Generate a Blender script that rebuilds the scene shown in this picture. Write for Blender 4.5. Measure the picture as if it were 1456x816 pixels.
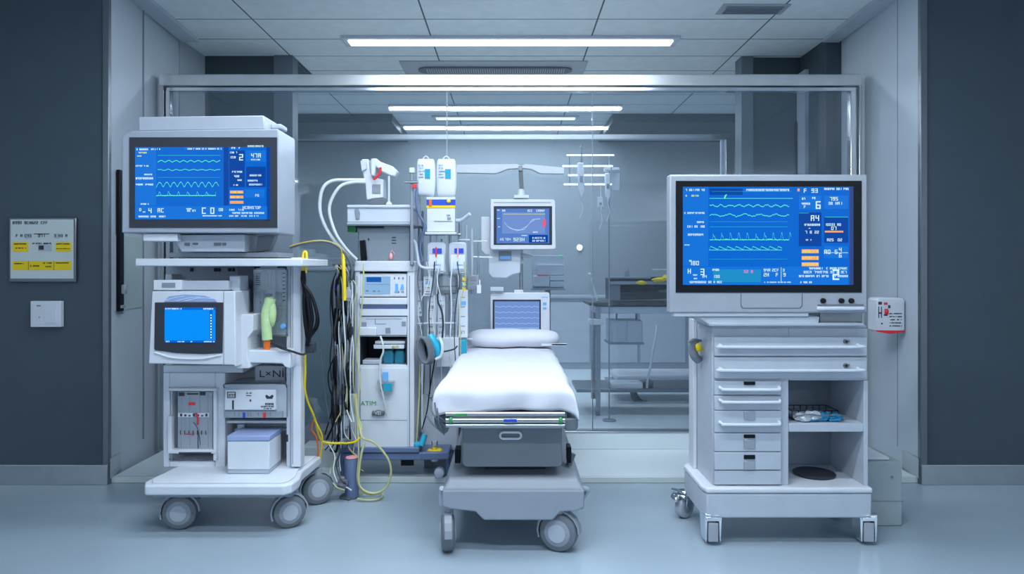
import bpy, bmesh, math, random
from mathutils import Vector, Matrix, noise
random.seed(7)
PI = math.pi
for o in list(bpy.data.objects): bpy.data.objects.remove(o)
S = bpy.context.scene
COL = S.collection

# ---------------------------------------------------------------- camera, world, exposure
H = 1.35; F = 1000.0; CX, CY = 726.0, 380.0
cam = bpy.data.objects.new('camera', bpy.data.cameras.new('camera')); COL.objects.link(cam)
cam.location = (0, 0, H); cam.rotation_euler = (PI/2, 0, 0)
cam.data.sensor_width = 36; cam.data.lens = 36*F/1456
cam.data.shift_x = 2/1456; cam.data.shift_y = -28/1456
cam.data.clip_start = 0.05
S.camera = cam
S.view_settings.view_transform = 'Standard'; S.view_settings.look = 'None'
S.view_settings.gamma = 1; S.view_settings.use_curve_mapping = False
S.view_settings.exposure = 0.10
W = bpy.data.worlds.new('world'); S.world = W; W.use_nodes = True
W.node_tree.nodes['Background'].inputs[0].default_value = (0.55, 0.68, 0.85, 1)
W.node_tree.nodes['Background'].inputs[1].default_value = 0.25
LIGHT_COL = (0.80, 0.905, 1.0)
FRONT_W = 50; REAR_W = 34; DEEP_W = 34     # watts of each ceiling lamp
ZC = 3.16; YF = 4.38; YG = 5.12            # ceiling height, front wall plane, glass plane

def P(px, py, D): return Vector(((px-CX)*D/F, D, H-(py-CY)*D/F))

# ---------------------------------------------------------------- materials
M = {}
def mat(name, col, rough=0.5, metal=0.0, spec=0.5, emit=0, var=0.04, bump=0.0, scale=9, coat=0, alpha=1):
    m = bpy.data.materials.new(name); m.use_nodes = True; M[name] = m
    nt = m.node_tree; b = nt.nodes['Principled BSDF']
    tc = nt.nodes.new('ShaderNodeTexCoord'); n = nt.nodes.new('ShaderNodeTexNoise')
    n.inputs['Scale'].default_value = scale; n.inputs['Detail'].default_value = 4
    nt.links.new(tc.outputs['Object'], n.inputs['Vector'])
    r = nt.nodes.new('ShaderNodeValToRGB')
    c = Vector(col[:3])
    r.color_ramp.elements[0].color = (*(c*(1-var)), 1); r.color_ramp.elements[1].color = (*[min(1, v) for v in c*(1+var)], 1)
    r.color_ramp.elements[0].position = .3; r.color_ramp.elements[1].position = .7
    nt.links.new(n.outputs['Fac'], r.inputs[0]); nt.links.new(r.outputs[0], b.inputs['Base Color'])
    b.inputs['Roughness'].default_value = rough; b.inputs['Metallic'].default_value = metal
    b.inputs['Specular IOR Level'].default_value = spec; b.inputs['Coat Weight'].default_value = coat
    if bump:
        bp = nt.nodes.new('ShaderNodeBump'); bp.inputs['Strength'].default_value = bump; bp.inputs['Distance'].default_value = .004
        nt.links.new(n.outputs['Fac'], bp.inputs['Height']); nt.links.new(bp.outputs[0], b.inputs['Normal'])
    if emit:
        nt.links.new(r.outputs[0], b.inputs['Emission Color']); b.inputs['Emission Strength'].default_value = emit
    return m
def clear(name, tint, refl=0.06, body=0.0, bodycol=(.8, .9, 1), rough=0.03):
    m = bpy.data.materials.new(name); m.use_nodes = True; M[name] = m
    nt = m.node_tree; nt.nodes.clear(); N = nt.nodes.new
    out = N('ShaderNodeOutputMaterial'); t = N('ShaderNodeBsdfTransparent'); g = N('ShaderNodeBsdfGlossy'); d = N('ShaderNodeBsdfDiffuse')
    t.inputs[0].default_value = (*tint, 1); g.inputs['Roughness'].default_value = rough; g.inputs[0].default_value = (1, 1, 1, 1)
    d.inputs[0].default_value = (*bodycol, 1)
    f = N('ShaderNodeFresnel'); f.inputs[0].default_value = 1.5
    a = N('ShaderNodeMath'); a.operation = 'ADD'; a.use_clamp = True; a.inputs[1].default_value = refl
    nt.links.new(f.outputs[0], a.inputs[0])
    m1 = N('ShaderNodeMixShader'); m1.inputs[0].default_value = body
    nt.links.new(t.outputs[0], m1.inputs[1]); nt.links.new(d.outputs[0], m1.inputs[2])
    m2 = N('ShaderNodeMixShader'); nt.links.new(a.outputs[0], m2.inputs[0])
    nt.links.new(m1.outputs[0], m2.inputs[1]); nt.links.new(g.outputs[0], m2.inputs[2])
    nt.links.new(m2.outputs[0], out.inputs[0]); return m
def grid_mat(name, col, line, ox, oy, w, h, gap, rough):
    m = mat(name, col, rough); nt = m.node_tree; b = nt.nodes['Principled BSDF']
    g = nt.nodes.new('ShaderNodeNewGeometry'); s = nt.nodes.new('ShaderNodeSeparateXYZ'); nt.links.new(g.outputs['Position'], s.inputs[0])
    outs = []
    for ax, o, p in (('X', ox, w), ('Y', oy, h)):
        a = nt.nodes.new('ShaderNodeMath'); a.operation = 'SUBTRACT'; a.inputs[1].default_value = o; nt.links.new(s.outputs[ax], a.inputs[0])
        q = nt.nodes.new('ShaderNodeMath'); q.operation = 'PINGPONG'; q.inputs[1].default_value = p/2; nt.links.new(a.outputs[0], q.inputs[0])
        l = nt.nodes.new('ShaderNodeMath'); l.operation = 'LESS_THAN'; l.inputs[1].default_value = gap; nt.links.new(q.outputs[0], l.inputs[0]); outs.append(l)
    mx = nt.nodes.new('ShaderNodeMath'); mx.operation = 'MAXIMUM'
    nt.links.new(outs[0].outputs[0], mx.inputs[0]); nt.links.new(outs[1].outputs[0], mx.inputs[1])
    mc = nt.nodes.new('ShaderNodeMix'); mc.data_type = 'RGBA'
    src = b.inputs['Base Color'].links[0].from_socket
    nt.links.new(mx.outputs[0], mc.inputs[0]); nt.links.new(src, mc.inputs[6]); mc.inputs[7].default_value = (*line, 1)
    nt.links.new(mc.outputs[2], b.inputs['Base Color']); return m

mat('white', (.66, .69, .75), .35); mat('white_matt', (.66, .70, .76), .6); mat('cream', (.60, .66, .66), .5)
mat('lightgrey', (.42, .46, .53), .4); mat('grey', (.24, .27, .32), .45); mat('midgrey', (.13, .15, .18), .45)
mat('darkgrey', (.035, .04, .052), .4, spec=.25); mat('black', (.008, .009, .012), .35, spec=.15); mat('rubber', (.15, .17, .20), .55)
mat('wheelgrey', (.28, .31, .36), .45); mat('bezel', (.34, .38, .45), .35)
mat('silverbezel', (.36, .39, .44), .3, metal=.15)
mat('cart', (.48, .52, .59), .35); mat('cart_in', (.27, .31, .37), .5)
mat('chrome', (.75, .78, .82), .16, metal=1); mat('steel', (.56, .58, .60), .3, metal=1); mat('brushed', (.74, .74, .74), .30, metal=1); mat('darksteel', (.22, .24, .26), .35, metal=1)
mat('sheet', (.68, .69, .76), .85, var=.015, bump=.25, scale=14); mat('slate', (.055, .078, .100), .5); mat('slate2', (.045, .065, .08), .5)
mat('wallpanel', (.50, .56, .63), .4, var=.02, scale=2); mat('column', (.12, .15, .18), .5); mat('innerwall', (.37, .42, .46), .6, var=.05, scale=1.2)
mat('palegreen', (.42, .52, .52), .4); mat('platform', (.72, .80, .84), .35, var=.03, scale=3)
mat('bluegrey', (.12, .17, .30), .4); mat('blue', (.02, .07, .55), .4); mat('skyblue', (.16, .42, .80), .4); mat('palelav', (.30, .38, .62), .4)
mat('teal', (.01, .32, .48), .55); mat('cyan', (.02, .40, .60), .4); mat('glovebig', (.01, .20, .40), .45); mat('red', (.75, .03, .04), .4)
mat('pink', (.85, .35, .35), .5); mat('yellow', (.85, .62, .01), .4); mat('signyellow', (.85, .60, .0), .5); mat('paleyellow', (.50, .50, .24), .45)
mat('lime', (.50, .68, .34), .5, var=.08, scale=30); mat('orange', (.80, .15, .01), .35); mat('green', (.05, .30, .10), .4)
mat('paper', (.56, .62, .62), .6, var=.01); mat('ink', (.03, .035, .04), .6); mat('greytext', (.2, .22, .26), .6)
mat('hose', (.62, .68, .70), .4); mat('lightcover', (.55, .60, .68), .4)
mat('boxgrey', (.15, .17, .20), .45); mat('chassis', (.28, .315, .37), .4); mat('rail', (.45, .47, .5), .32, metal=1); mat('deepteal', (.01, .16, .24), .55); mat('floor', (.33, .41, .48), .27, var=.05, scale=1.3); mat('concrete', (.34, .40, .42), .7, var=.06, scale=6)
grid_mat('ceiling', (.78, .84, .87), (.10, .13, .16), -1.885, 5.13, 1.26, .45, .006, .7)
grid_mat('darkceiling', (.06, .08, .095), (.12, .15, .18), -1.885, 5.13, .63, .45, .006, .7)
clear('glass', (.85, .89, .93), refl=.012, body=.035, bodycol=(.5, .62, .7)); clear('clearplastic', (.86, .91, .95), refl=.03, body=.22, bodycol=(.75, .82, .9))
clear('bagplastic', (.92, .95, 1), refl=.04, body=.55, bodycol=(.78, .84, .92), rough=.15)
clear('smoked', (.80, .84, .88), refl=.02, body=.25, bodycol=(.62, .68, .74))
def em(n, c, s=1):
    m = mat(n, (0, 0, 0), .25, emit=0, spec=.08); b = m.node_tree.nodes['Principled BSDF']
    b.inputs['Emission Color'].default_value = (*c, 1); b.inputs['Emission Strength'].default_value = s
em('lamp', (.80, .92, 1.0), 6.0); em('lamp_soft', (.80, .92, 1.0), 2.5); em('scr_blue', (.0, .125, .60)); em('scr_bright', (.0, .26, .90)); em('scr_panel', (.005, .16, .66)); em('scr_deep', (.0, .055, .34))
em('scr_white', (.62, .86, 1.0)); em('scr_green', (.10, .85, .50)); em('scr_dimgreen', (.03, .45, .55)); em('scr_orange', (.85, .36, .14)); em('scr_yellow', (.70, .80, .15))
em('scr_pink', (.9, .15, .6)); em('scr_pale', (.09, .20, .56)); em('scr_pale2', (.16, .27, .60)); em('scr_teal', (.01, .26, .55)); em('scr_red', (.9, .1, .15)); em('scr_line', (.4, .6, .85)); em('led', (.7, .9, 1), 6); em('led_green', (.1, .9, .5)); em('display_pale', (.30, .55, .88), .8); em('display_dark', (.01, .12, .50), .8)
em('scr_navy', (.03, .06, .22))

# ---------------------------------------------------------------- object helpers
def wloc(o):
    v = Vector((0, 0, 0))
    while o: v += o.location; o = o.parent
    return v
def tag(o, label=None, cat=None, group=None, kind=None):
    if label: o['label'] = label
    if cat: o['category'] = cat
    if group: o['group'] = group
    if kind: o['kind'] = kind
    return o
def thing(name, loc, label, cat, group=None):
    o = bpy.data.objects.new(name, None); COL.objects.link(o); o.location = loc; o.empty_display_size = .05
    return tag(o, label, cat, group)
def smooth_path(pts, n=6):
    pts = [Vector(p) for p in pts]
    if len(pts) < 3: return pts
    out = []
    e = [pts[0]*2-pts[1]] + pts + [pts[-1]*2-pts[-2]]
    for i in range(1, len(e)-2):
        a, b, c, d = e[i-1:i+3]
        for k in range(n):
            t = k/n
            out.append(.5*((2*b)+(c-a)*t+(2*a-5*b+4*c-d)*t*t+(3*b-a-3*c+d)*t**3))
    out.append(pts[-1]); return out
SEG = ['abcdef', 'bc', 'abged', 'abgcd', 'fgbc', 'afgcd', 'afgedc', 'abc', 'abcdefg', 'abcfgd', 'efabgc', 'adef', 'afge', 'fegbc']
class MB:
    def __init__(s): s.b = bmesh.new()
    def box(s, x0, x1, y0, y1, z0, z1):
        x0, x1 = min(x0, x1), max(x0, x1); z0, z1 = min(z0, z1), max(z0, z1)
        v = [s.b.verts.new(p) for p in ((x0, y0, z0), (x1, y0, z0), (x1, y1, z0), (x0, y1, z0), (x0, y0, z1), (x1, y0, z1), (x1, y1, z1), (x0, y1, z1))]
        for f in ((0, 3, 2, 1), (4, 5, 6, 7), (0, 1, 5, 4), (1, 2, 6, 5), (2, 3, 7, 6), (3, 0, 4, 7)): s.b.faces.new([v[i] for i in f])
        return s
    def rect(s, a, b, c, d, D, dep):            # photo rectangle a,b..c,d at depth D, solid to D+dep
        p = P(a, b, D); q = P(c, d, D); return s.box(p.x, q.x, D, D+dep, q.z, p.z)
    def poly(s, pts, y0, y1):                   # outline in XZ extruded along Y
        n = len(pts)
        A = [s.b.verts.new((p[0], y0, p[1])) for p in pts]; B = [s.b.verts.new((p[0], y1, p[1])) for p in pts]
        s.b.faces.new(A); s.b.faces.new(B[::-1])
        for i in range(n): s.b.faces.new((A[i], B[i], B[(i+1) % n], A[(i+1) % n]))
        return s
    def ppoly(s, pts, D, dep): return s.poly([(P(x, y, D).x, P(x, y, D).z) for x, y in pts], D, D+dep)
    def flat(s, pts, z0, z1):                   # outline in XY extruded along Z
        n = len(pts)
        A = [s.b.verts.new((p[0], p[1], z0)) for p in pts]; B = [s.b.verts.new((p[0], p[1], z1)) for p in pts]
        s.b.faces.new(A); s.b.faces.new(B[::-1])
        for i in range(n): s.b.faces.new((A[i], B[i], B[(i+1) % n], A[(i+1) % n]))
        return s
    def tube(s, pts, r, seg=8, smooth=True, n=5, r1=None):
        pts = smooth_path(pts, n) if smooth else [Vector(p) for p in pts]
        rings = []; up = None
        for i, p in enumerate(pts):
            t = (pts[min(i+1, len(pts)-1)]-pts[max(i-1, 0)])
            if t.length < 1e-9: t = Vector((0, 0, 1))
            t.normalize()
            if up is None: up = t.orthogonal().normalized()
            up = (up - t*up.dot(t)); up = up.normalized() if up.length > 1e-6 else t.orthogonal().normalized()
            w = t.cross(up); rr = r if r1 is None else r+(r1-r)*i/(len(pts)-1)
            rings.append([s.b.verts.new(p+up*math.cos(2*PI*k/seg)*rr+w*math.sin(2*PI*k/seg)*rr) for k in range(seg)])
        for a, b in zip(rings, rings[1:]):
            for k in range(seg): s.b.faces.new((a[k], a[(k+1) % seg], b[(k+1) % seg], b[k]))
        s.b.faces.new(rings[0][::-1]); s.b.faces.new(rings[-1]); return s
    def cyl(s, a, b, r, seg=20, r1=None): return s.tube([a, b], r, seg, False, r1=r1)
    def lathe(s, c, axis, prof, seg=32):        # prof: (offset along axis, radius)
        c = Vector(c); ax = Vector(axis).normalized(); u = ax.orthogonal().normalized(); w = ax.cross(u); rings = []
        for o, r in prof:
            if r < 1e-6: rings.append([s.b.verts.new(c+ax*o)])
            else: rings.append([s.b.verts.new(c+ax*o+(u*math.cos(2*PI*k/seg)+w*math.sin(2*PI*k/seg))*r) for k in range(seg)])
        for a, b in zip(rings, rings[1:]):
            for k in range(seg):
                k2 = (k+1) % seg
                if len(a) == 1 and len(b) == 1: continue
                if len(a) == 1: s.b.faces.new((a[0], b[k2], b[k]))
                elif len(b) == 1: s.b.faces.new((a[k], a[k2], b[0]))
                else: s.b.faces.new((a[k], a[k2], b[k2], b[k]))
        if len(rings[0]) > 1: s.b.faces.new(rings[0][::-1])
        if len(rings[-1]) > 1: s.b.faces.new(rings[-1])
        return s
    def blob(s, c, rx, ry, rz, jitter=0, sub=2):
        r = bmesh.ops.create_icosphere(s.b, subdivisions=sub, radius=1)
        for v in r['verts']:
            j = 1+jitter*noise.noise(v.co*1.7+Vector(c)*9)
            v.co = Vector((v.co.x*rx*j+c[0], v.co.y*ry*j+c[1], v.co.z*rz*j+c[2]))
        return s
    def glyphs(s, a, b, c, d, D, dep=.0012, density=1.0, seed=1):   # an illegible line of characters
        rnd = random.Random(seed); h = d-b; x = a; w = h*.62
        while x+w*.5 < c:
            if rnd.random() < .86*density:
                t = max(.5, h*.15) if h > 3 else max(.5, h*.2); g = SEG[rnd.randrange(len(SEG))]; ym = (b+d)/2
                if 'a' in g: s.rect(x, b, x+w, b+t, D, dep)
                if 'd' in g: s.rect(x, d-t, x+w, d, D, dep)
                if 'g' in g and h > 2: s.rect(x, ym-t/2, x+w, ym+t/2, D, dep)
                if 'f' in g: s.rect(x, b, x+t, ym, D, dep)
                if 'e' in g: s.rect(x, ym, x+t, d, D, dep)
                if 'b' in g: s.rect(x+w-t, b, x+w, ym, D, dep)
                if 'c' in g: s.rect(x+w-t, ym, x+w, d, D, dep)
            x += w*1.35
        return s
    def xf(s, m): bmesh.ops.transform(s.b, matrix=m, verts=s.b.verts); return s
    def each(s, name, m, parent, **k):            # every loose piece becomes a part of its own
        seen = set(); s.b.verts.index_update(); out = []
        for v in s.b.verts:
            if v in seen: continue
            st = [v]; comp = []; seen.add(v)
            while st:
                q = st.pop(); comp.append(q)
                for e in q.link_edges:
                    w = e.other_vert(q)
                    if w not in seen: seen.add(w); st.append(w)
            n = MB(); mp = {q: n.b.verts.new(q.co) for q in comp}; fs = {f for q in comp for f in q.link_faces}
            for f in fs: n.b.faces.new([mp[q] for q in f.verts])
            out.append(n.build(name, m, parent, **k))
        s.b.free(); return out
    def build(s, name, m, parent=None, bev=0, seg=2, sub=0, angle=35, label=None):
        bmesh.ops.recalc_face_normals(s.b, faces=s.b.faces)
        me = bpy.data.meshes.new(name)
        if parent: off = wloc(parent)
        else:
            vs = [v.co for v in s.b.verts]
            off = Vector(((min(v.x for v in vs)+max(v.x for v in vs))/2, (min(v.y for v in vs)+max(v.y for v in vs))/2, min(v.z for v in vs)))
        bmesh.ops.translate(s.b, verts=s.b.verts, vec=-off)
        s.b.to_mesh(me); s.b.free()
        me.polygons.foreach_set('use_smooth', [True]*len(me.polygons))
        me.set_sharp_from_angle(angle=math.radians(angle))
        me.materials.append(M[m] if isinstance(m, str) else m)
        o = bpy.data.objects.new(name, me); COL.objects.link(o)
        if parent: o.parent = parent
        else: o.location = off
        if bev:
            b = o.modifiers.new('bevel', 'BEVEL'); b.width = bev; b.segments = seg; b.limit_method = 'ANGLE'; b.angle_limit = math.radians(40)
        if sub:
            b = o.modifiers.new('subsurf', 'SUBSURF'); b.levels = sub; b.render_levels = sub
        if label: o['label'] = label
        return o
def struct(mb, name, m, **k): return tag(mb.build(name, m, **k), kind='structure')
def copy_tree(o, parent=None):
    c = o.copy(); COL.objects.link(c); c.parent = parent
    for ch in [x for x in COL.objects if x.parent == o]: copy_tree(ch, c)
    return c
def words(name, text, m, parent, px, py, hpx, D, stretch=1.0):
    cu = bpy.data.curves.new('t', 'FONT'); cu.body = text; cu.extrude = .0006; cu.size = 1
    t = bpy.data.objects.new('t', cu); COL.objects.link(t)
    me = bpy.data.meshes.new_from_object(t); bpy.data.objects.remove(t)
    p = P(px, py+hpx, D); sc = hpx*D/F/.72
    off = wloc(parent)
    for v in me.vertices: v.co = Vector((p.x+v.co.x*sc*stretch, D-v.co.z, p.z+v.co.y*sc))-off
    me.materials.append(M[m]); o = bpy.data.objects.new(name, me); COL.objects.link(o); o.parent = parent; return o

# ================================================================ THE ROOM
XL0, XL1, XR0, XR1 = -2.50, -2.60, 2.55, 2.60      # niche side walls, front edge and glass edge
struct(MB().box(-5.6, 5.6, -5.0, 9.9, -.1, 0), 'floor', 'floor')
struct(MB().box(-5.6, 5.6, -5.0, 9.9, ZC, ZC+.1), 'ceiling', 'ceiling')
struct(MB().box(-5.7, -5.6, -5.0, YF, 0, ZC), 'wall_west', 'white_matt')
struct(MB().box(5.6, 5.7, -5.0, YF, 0, ZC), 'wall_east', 'white_matt')
struct(MB().box(-5.7, 5.7, -5.1, -5.0, 0, ZC), 'wall_south', 'white_matt')
# dark front walls and pale return walls of the niche
struct(MB().box(-5.6, XL0-.035, YF, YF+.12, 0, ZC), 'wall_left', 'slate')
struct(MB().box(XR0+.04, 5.6, YF, YF+.12, 0, ZC), 'wall_right', 'slate')
def side(name, x0, x1, t, m, ya=YF, yb=5.57, z0=0, z1=ZC):
    mb = MB(); mb.flat([(x0, ya), (x1, yb), (x1+t, yb), (x0+t, ya)], z0, z1); return struct(mb, name, m)
side('wall_return_left', XL0, XL1-.03, -.1, 'wallpanel', YF+.01)
side('wall_return_right', XR0, XR1+.02, .1, 'wallpanel', YF+.01)
struct(MB().box(XL0-.036, XL0+.004, YF-.012, YF+.02, 0, ZC), 'trim_1', 'darksteel', bev=.004)
struct(MB().box(XR0-.004, XR0+.042, YF-.012, YF+.02, 0, ZC), 'trim_2', 'darksteel', bev=.004)
struct(MB().box(-5.6, XL0-.0, YF-.02, YF+.0, 0, .125), 'baseboard_left', 'steel', bev=.003)
struct(MB().box(XR0, 5.6, YF-.02, YF+.0, 0, .125), 'baseboard_right', 'steel', bev=.003)
side('baseboard_return_left', XL0+.012, XL1-.02, -.014, 'steel', YF, YG, .035, .16)
side('baseboard_return_right', XR0-.012, XR1+.02, .014, 'steel', YF, YG, .035, .16)
# panel joints of the pale walls
struct(MB().box(2.565, 2.585, 4.66, 4.668, .16, ZC), 'trim_3', 'grey')
struct(MB().box(-2.568, -2.545, 4.88, 4.886, .16, ZC), 'trim_4', 'grey')
# pale raised floor of the niche with its nosing
struct(MB().box(-2.5, 2.55, YF+.05, 9.8, 0, .036), 'floor_raised', 'platform', bev=.004)
struct(MB().box(-2.5, 2.55, YF+.02, YF+.05, 0, .038), 'trim_5', 'cream', bev=.004)
# ceiling border strips
side('trim_6', XL0-.02, XL1+.0, .13, 'wallpanel', YF, 5.57, ZC-.03, ZC)
side('trim_7', XR0+.02, XR1-.0, -.13, 'wallpanel', YF, 5.57, ZC-.03, ZC)
# inner room behind the glass
struct(MB().box(-2.75, -2.02, 6.03, 6.15, 0, ZC), 'wall_inner_left', 'slate2')
struct(MB().box(-2.02, -1.86, 6.0, 6.15, 0, ZC), 'trim_8', 'column')
struct(MB().box(-2.72, -2.62, 5.57, 6.15, 0, ZC), 'wall_inner_left_return', 'innerwall')
struct(MB().box(2.08, 2.72, 6.07, 6.2, 0, ZC), 'wall_inner_right', 'slate2')
struct(MB().box(2.50, 2.72, 5.57, 6.07, 0, ZC), 'wall_inner_right_return', 'slate')
struct(MB().box(1.98, 2.08, 6.03, 6.2, 0, ZC), 'trim_9', 'column')
struct(MB().box(2.47, 2.50, 5.9, 6.07, 0, ZC-.15), 'trim_10', 'lightgrey')
struct(MB().box(2.475-.02, 2.50, 6.05, 6.07, 0, 2.6).box(2.465-.01, 2.48, 6.05, 6.07, 0, 2.6), 'trim_11', 'lightgrey')
struct(MB().box(-3.2, -3.1, 6.15, 9.7, 0, ZC), 'wall_far_left', 'innerwall')
struct(MB().box(3.1, 3.2, 6.2, 9.7, 0, ZC), 'wall_far_right', 'innerwall')
struct(MB().box(-3.2, 3.2, 9.6, 9.7, 0, ZC), 'wall_back', 'innerwall')
struct(MB().box(-2.72, -1.86, 6.15, 6.9, ZC-.012, ZC), 'trim_12', 'darkceiling')
struct(MB().box(-3.1, -1.4, 8.3, 9.6, ZC-.10, ZC), 'trim_13', 'slate2')
struct(MB().box(1.2, 3.1, 8.3, 9.6, ZC-.10, ZC), 'trim_14', 'slate2')
# second metal door frame deeper in the room
d1 = MB(); yd = 6.6
d1.box(-2.02, 2.10, yd, yd+.06, 2.55, 2.60).box(2.02, 2.10, yd, yd+.06, .036, 2.55)
struct(d1, 'door_1', 'steel', bev=.004)
struct(MB().box(1.98, 2.0, yd+.01, yd+.05, .036, 2.55), 'trim_15', 'lightcover')

# glass partition
win = thing('window_1', (0, YG, .036), None, None); win['kind'] = 'structure'
zt = P(0, 108, YG).z; zb = P(0, 131, YG).z
MB().box(P(230, 0, YG).x, P(1221, 0, YG).x, YG-.05, YG+.05, zb+.035, zt).build('frame_header', 'brushed', win, bev=.006, seg=3)
MB().box(P(240, 0, YG).x, P(1214, 0, YG).x, YG-.035, YG+.035, zb, zb+.028).build('frame_header', 'chrome', win, bev=.004)
for a, b, c, d in ((231, 237, 238, 244), (1217, 1221, 1207, 1215)):
    MB().box(P(a, 0, YG).x, P(b, 0, YG).x, YG-.05, YG+.05, .036, zb+.04).build('frame_jamb', 'steel', win, bev=.004)
    MB().box(P(c, 0, YG).x, P(d, 0, YG).x, YG-.03, YG+.03, .036, zb+.01).build('frame_jamb', 'chrome', win, bev=.004)
zs = P(0, 611, YG).z
MB().box(P(240, 0, YG).x, P(1214, 0, YG).x, YG-.045, YG+.045, .036, zs-.012).build('frame_sill', 'platform', win, bev=.004)
MB().box(P(240, 0, YG).x, P(1214, 0, YG).x, YG-.05, YG+.05, zs-.012, zs).build('frame_sill', 'steel', win, bev=.003)
edges = [244, 635.5, 842.5, 1207]
for i, (a, b) in enumerate(zip(edges, edges[1:])):
    y = YG + (.006 if i % 2 else -.006)
    MB().box(P(a, 0, YG).x-.004, P(b, 0, YG).x-.006, y-.004, y+.004, zs-.005, zb+.005).build('glass_pane', 'glass', win)
MB().box(P(634.8, 0, YG).x, P(636.2, 0, YG).x, YG-.008, YG+.008, zs, zb).build('glass_seal', 'lightgrey', win)
MB().box(P(841.8, 0, YG).x, P(843.2, 0, YG).x, YG-.008, YG+.008, zs, zb).build('glass_seal', 'lightgrey', win)

# ---------------------------------------------------------------- ceiling lamps
def ceiling_lamp(x, y, L, w, watts, label, grp):
    t = thing('ceiling_light', (x, y, ZC), label, 'ceiling light', grp)
    MB().box(x-L/2-.05, x+L/2+.05, y-w/2-.05, y+w/2+.05, ZC-.022, ZC).build('housing', 'lightcover', t, bev=.004)
    MB().box(x-L/2, x+L/2, y-w/2, y+w/2, ZC-.030, ZC-.0225).build('diffuser', 'lamp_soft' if w > .3 else 'lamp', t)
    l = bpy.data.lights.new('lamp', 'AREA'); l.shape = 'RECTANGLE'; l.size = L; l.size_y = w; l.energy = watts; l.color = LIGHT_COL
    o = bpy.data.objects.new('lamp', l); COL.objects.link(o); o.parent = t; o.location = (0, 0, -.035)
    return t
G = 'long linear ceiling lights'
ceiling_lamp(.0, 5.60, 2.56, .12, REAR_W, 'long white linear ceiling light directly above the steel glass frame', G)
for y, lab in ((2.34, 'first long ceiling light in front of the niche'), (1.24, 'second long ceiling light in front of the niche')):
    ceiling_lamp(-.06, y, 2.6, .12, FRONT_W, lab, G)
ceiling_lamp(.0, 3.38, 2.6, .40, 36, 'wide ceiling light panel just in front of the niche', None)
ceiling_lamp(4.4, -3.9, 2.0, 1.0, 95, 'far right added fill light panel unseen behind the viewer', None)  # out-of-view fill panel, added to brighten the equipment fronts
ceiling_lamp(-4.95, -3.9, 1.1, 1.0, 75, 'far left added fill light panel unseen behind the viewer', None)  # matching unseen fill panel, added on the left
ceiling_lamp(-.06, 7.9, 2.5, .09, DEEP_W, 'nearest long light seen through the glass', G)
ceiling_lamp(-.06, 8.45, 1.66, .06, 3, 'shortest thin light seen through the glass', G)
ceiling_lamp(-.08, 9.0, 2.55, .08, DEEP_W*.6, 'farthest long light seen through the glass', G)

# ceiling vents
v = thing('ceiling_vent', (-.12, 6.3, ZC), 'long rounded slatted air vent in the ceiling just above the steel header', 'air vent')
MB().box(-.98, .68, 6.16, 6.66, ZC-.010, ZC).build('frame', 'lightgrey', v, bev=.004)
c = MB()
rr = []
for k in range(24):
    a = 2*PI*k/24; rr.append((-.14+(.60 if math.cos(a) > 0 else -.60)+.10*math.cos(a), 6.41+.10*math.sin(a)))
c.flat(rr, ZC-.022, ZC-.0105); c.build('grille', 'midgrey', v)
c = MB()
for k in range(60): c.box(-.76+k*.021, -.752+k*.021, 6.34, 6.48, ZC-.028, ZC-.0225)
c.build('slats', 'lightgrey', v)
v = thing('ceiling_vent', (1.7, 4.92, ZC), 'small square louvre vent in the ceiling at upper right', 'air vent')
MB().box(1.46, 1.93, 4.83, 5.02, ZC-.008, ZC).build('frame', 'lightgrey', v, bev=.003)
c = MB()
for k in range(4): c.box(1.5, 1.89, 4.86+k*.038, 4.874+k*.038, ZC-.016, ZC-.0085)
c.build('slats', 'grey', v)
c = MB(); q = P(304, 100, 6.45); c.lathe((q.x, 6.45, ZC-.013), (0, 0, -1), [(0, .11), (.03, .11), (.035, .13), (.05, .13), (.055, .10), (.075, .10), (.08, .08), (.09, .0)], 28)
tag(c.build('ceiling_speaker', 'lightgrey'), 'round ribbed dome under the dark ceiling recess at upper left', 'ceiling fitting')

# ================================================================ WALL FITTINGS
D = YF-.002
t = thing('wall_notice', P(60, 398, D), 'framed white notice with yellow boxes on the dark left wall', 'notice board')
MB().rect(12, 309, 108, 401, D-.022, .022).build('frame', 'darksteel', t, bev=.004)
MB().rect(15, 312, 104, 396, D-.027, .005).build('notice_sheet', 'paper', t)
c = MB(); E = D-.0285
for r in ((18, 344, 40, 358), (79, 344, 101, 358), (18, 371, 40, 384), (40, 371, 101, 384)): c.rect(*r, E, .0014)
c.each('yellow_box', 'signyellow', t)
c = MB(); E = D-.030
c.glyphs(18, 314.5, 68, 318.5, E, seed=3); c.glyphs(46, 345, 73, 347, E, seed=5); c.rect(55, 349, 62, 355, E, .001)
c.glyphs(20, 346, 38, 347.5, E, seed=8); c.glyphs(22, 352, 37, 353.5, E, seed=9); c.glyphs(80, 346, 99, 347.5, E, seed=10); c.glyphs(80, 353, 99, 354, E, seed=12)
c.glyphs(20, 374, 34, 375.5, E, seed=11); c.glyphs(43, 377, 57, 379, E, seed=13); c.glyphs(61, 373, 74, 375, E, seed=14); c.glyphs(63, 378, 73, 380, E, seed=15); c.glyphs(79, 373, 98, 374.5, E, seed=16)
c.rect(40, 371, 40.5, 384, E, .001); c.rect(76.5, 371, 77, 384, E, .001)
for i in range(5): c.glyphs(19+i*16, 333, 31+i*16, 337, E, seed=20+i)
c.rect(48, 332, 70, 333, E, .001)
c.build('lettering', 'ink', t)
c = MB(); c.rect(36, 332, 45, 338.5, D-.029, .001).rect(77, 332, 84, 338.5, D-.029, .001).rect(54, 347, 73, 357, D-.0288, .001); c.each('picture', 'lightgrey', t)
t = thing('wall_switch', P(64, 465, D), 'square white switch plate below the notice on the dark wall', 'switch')
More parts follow.
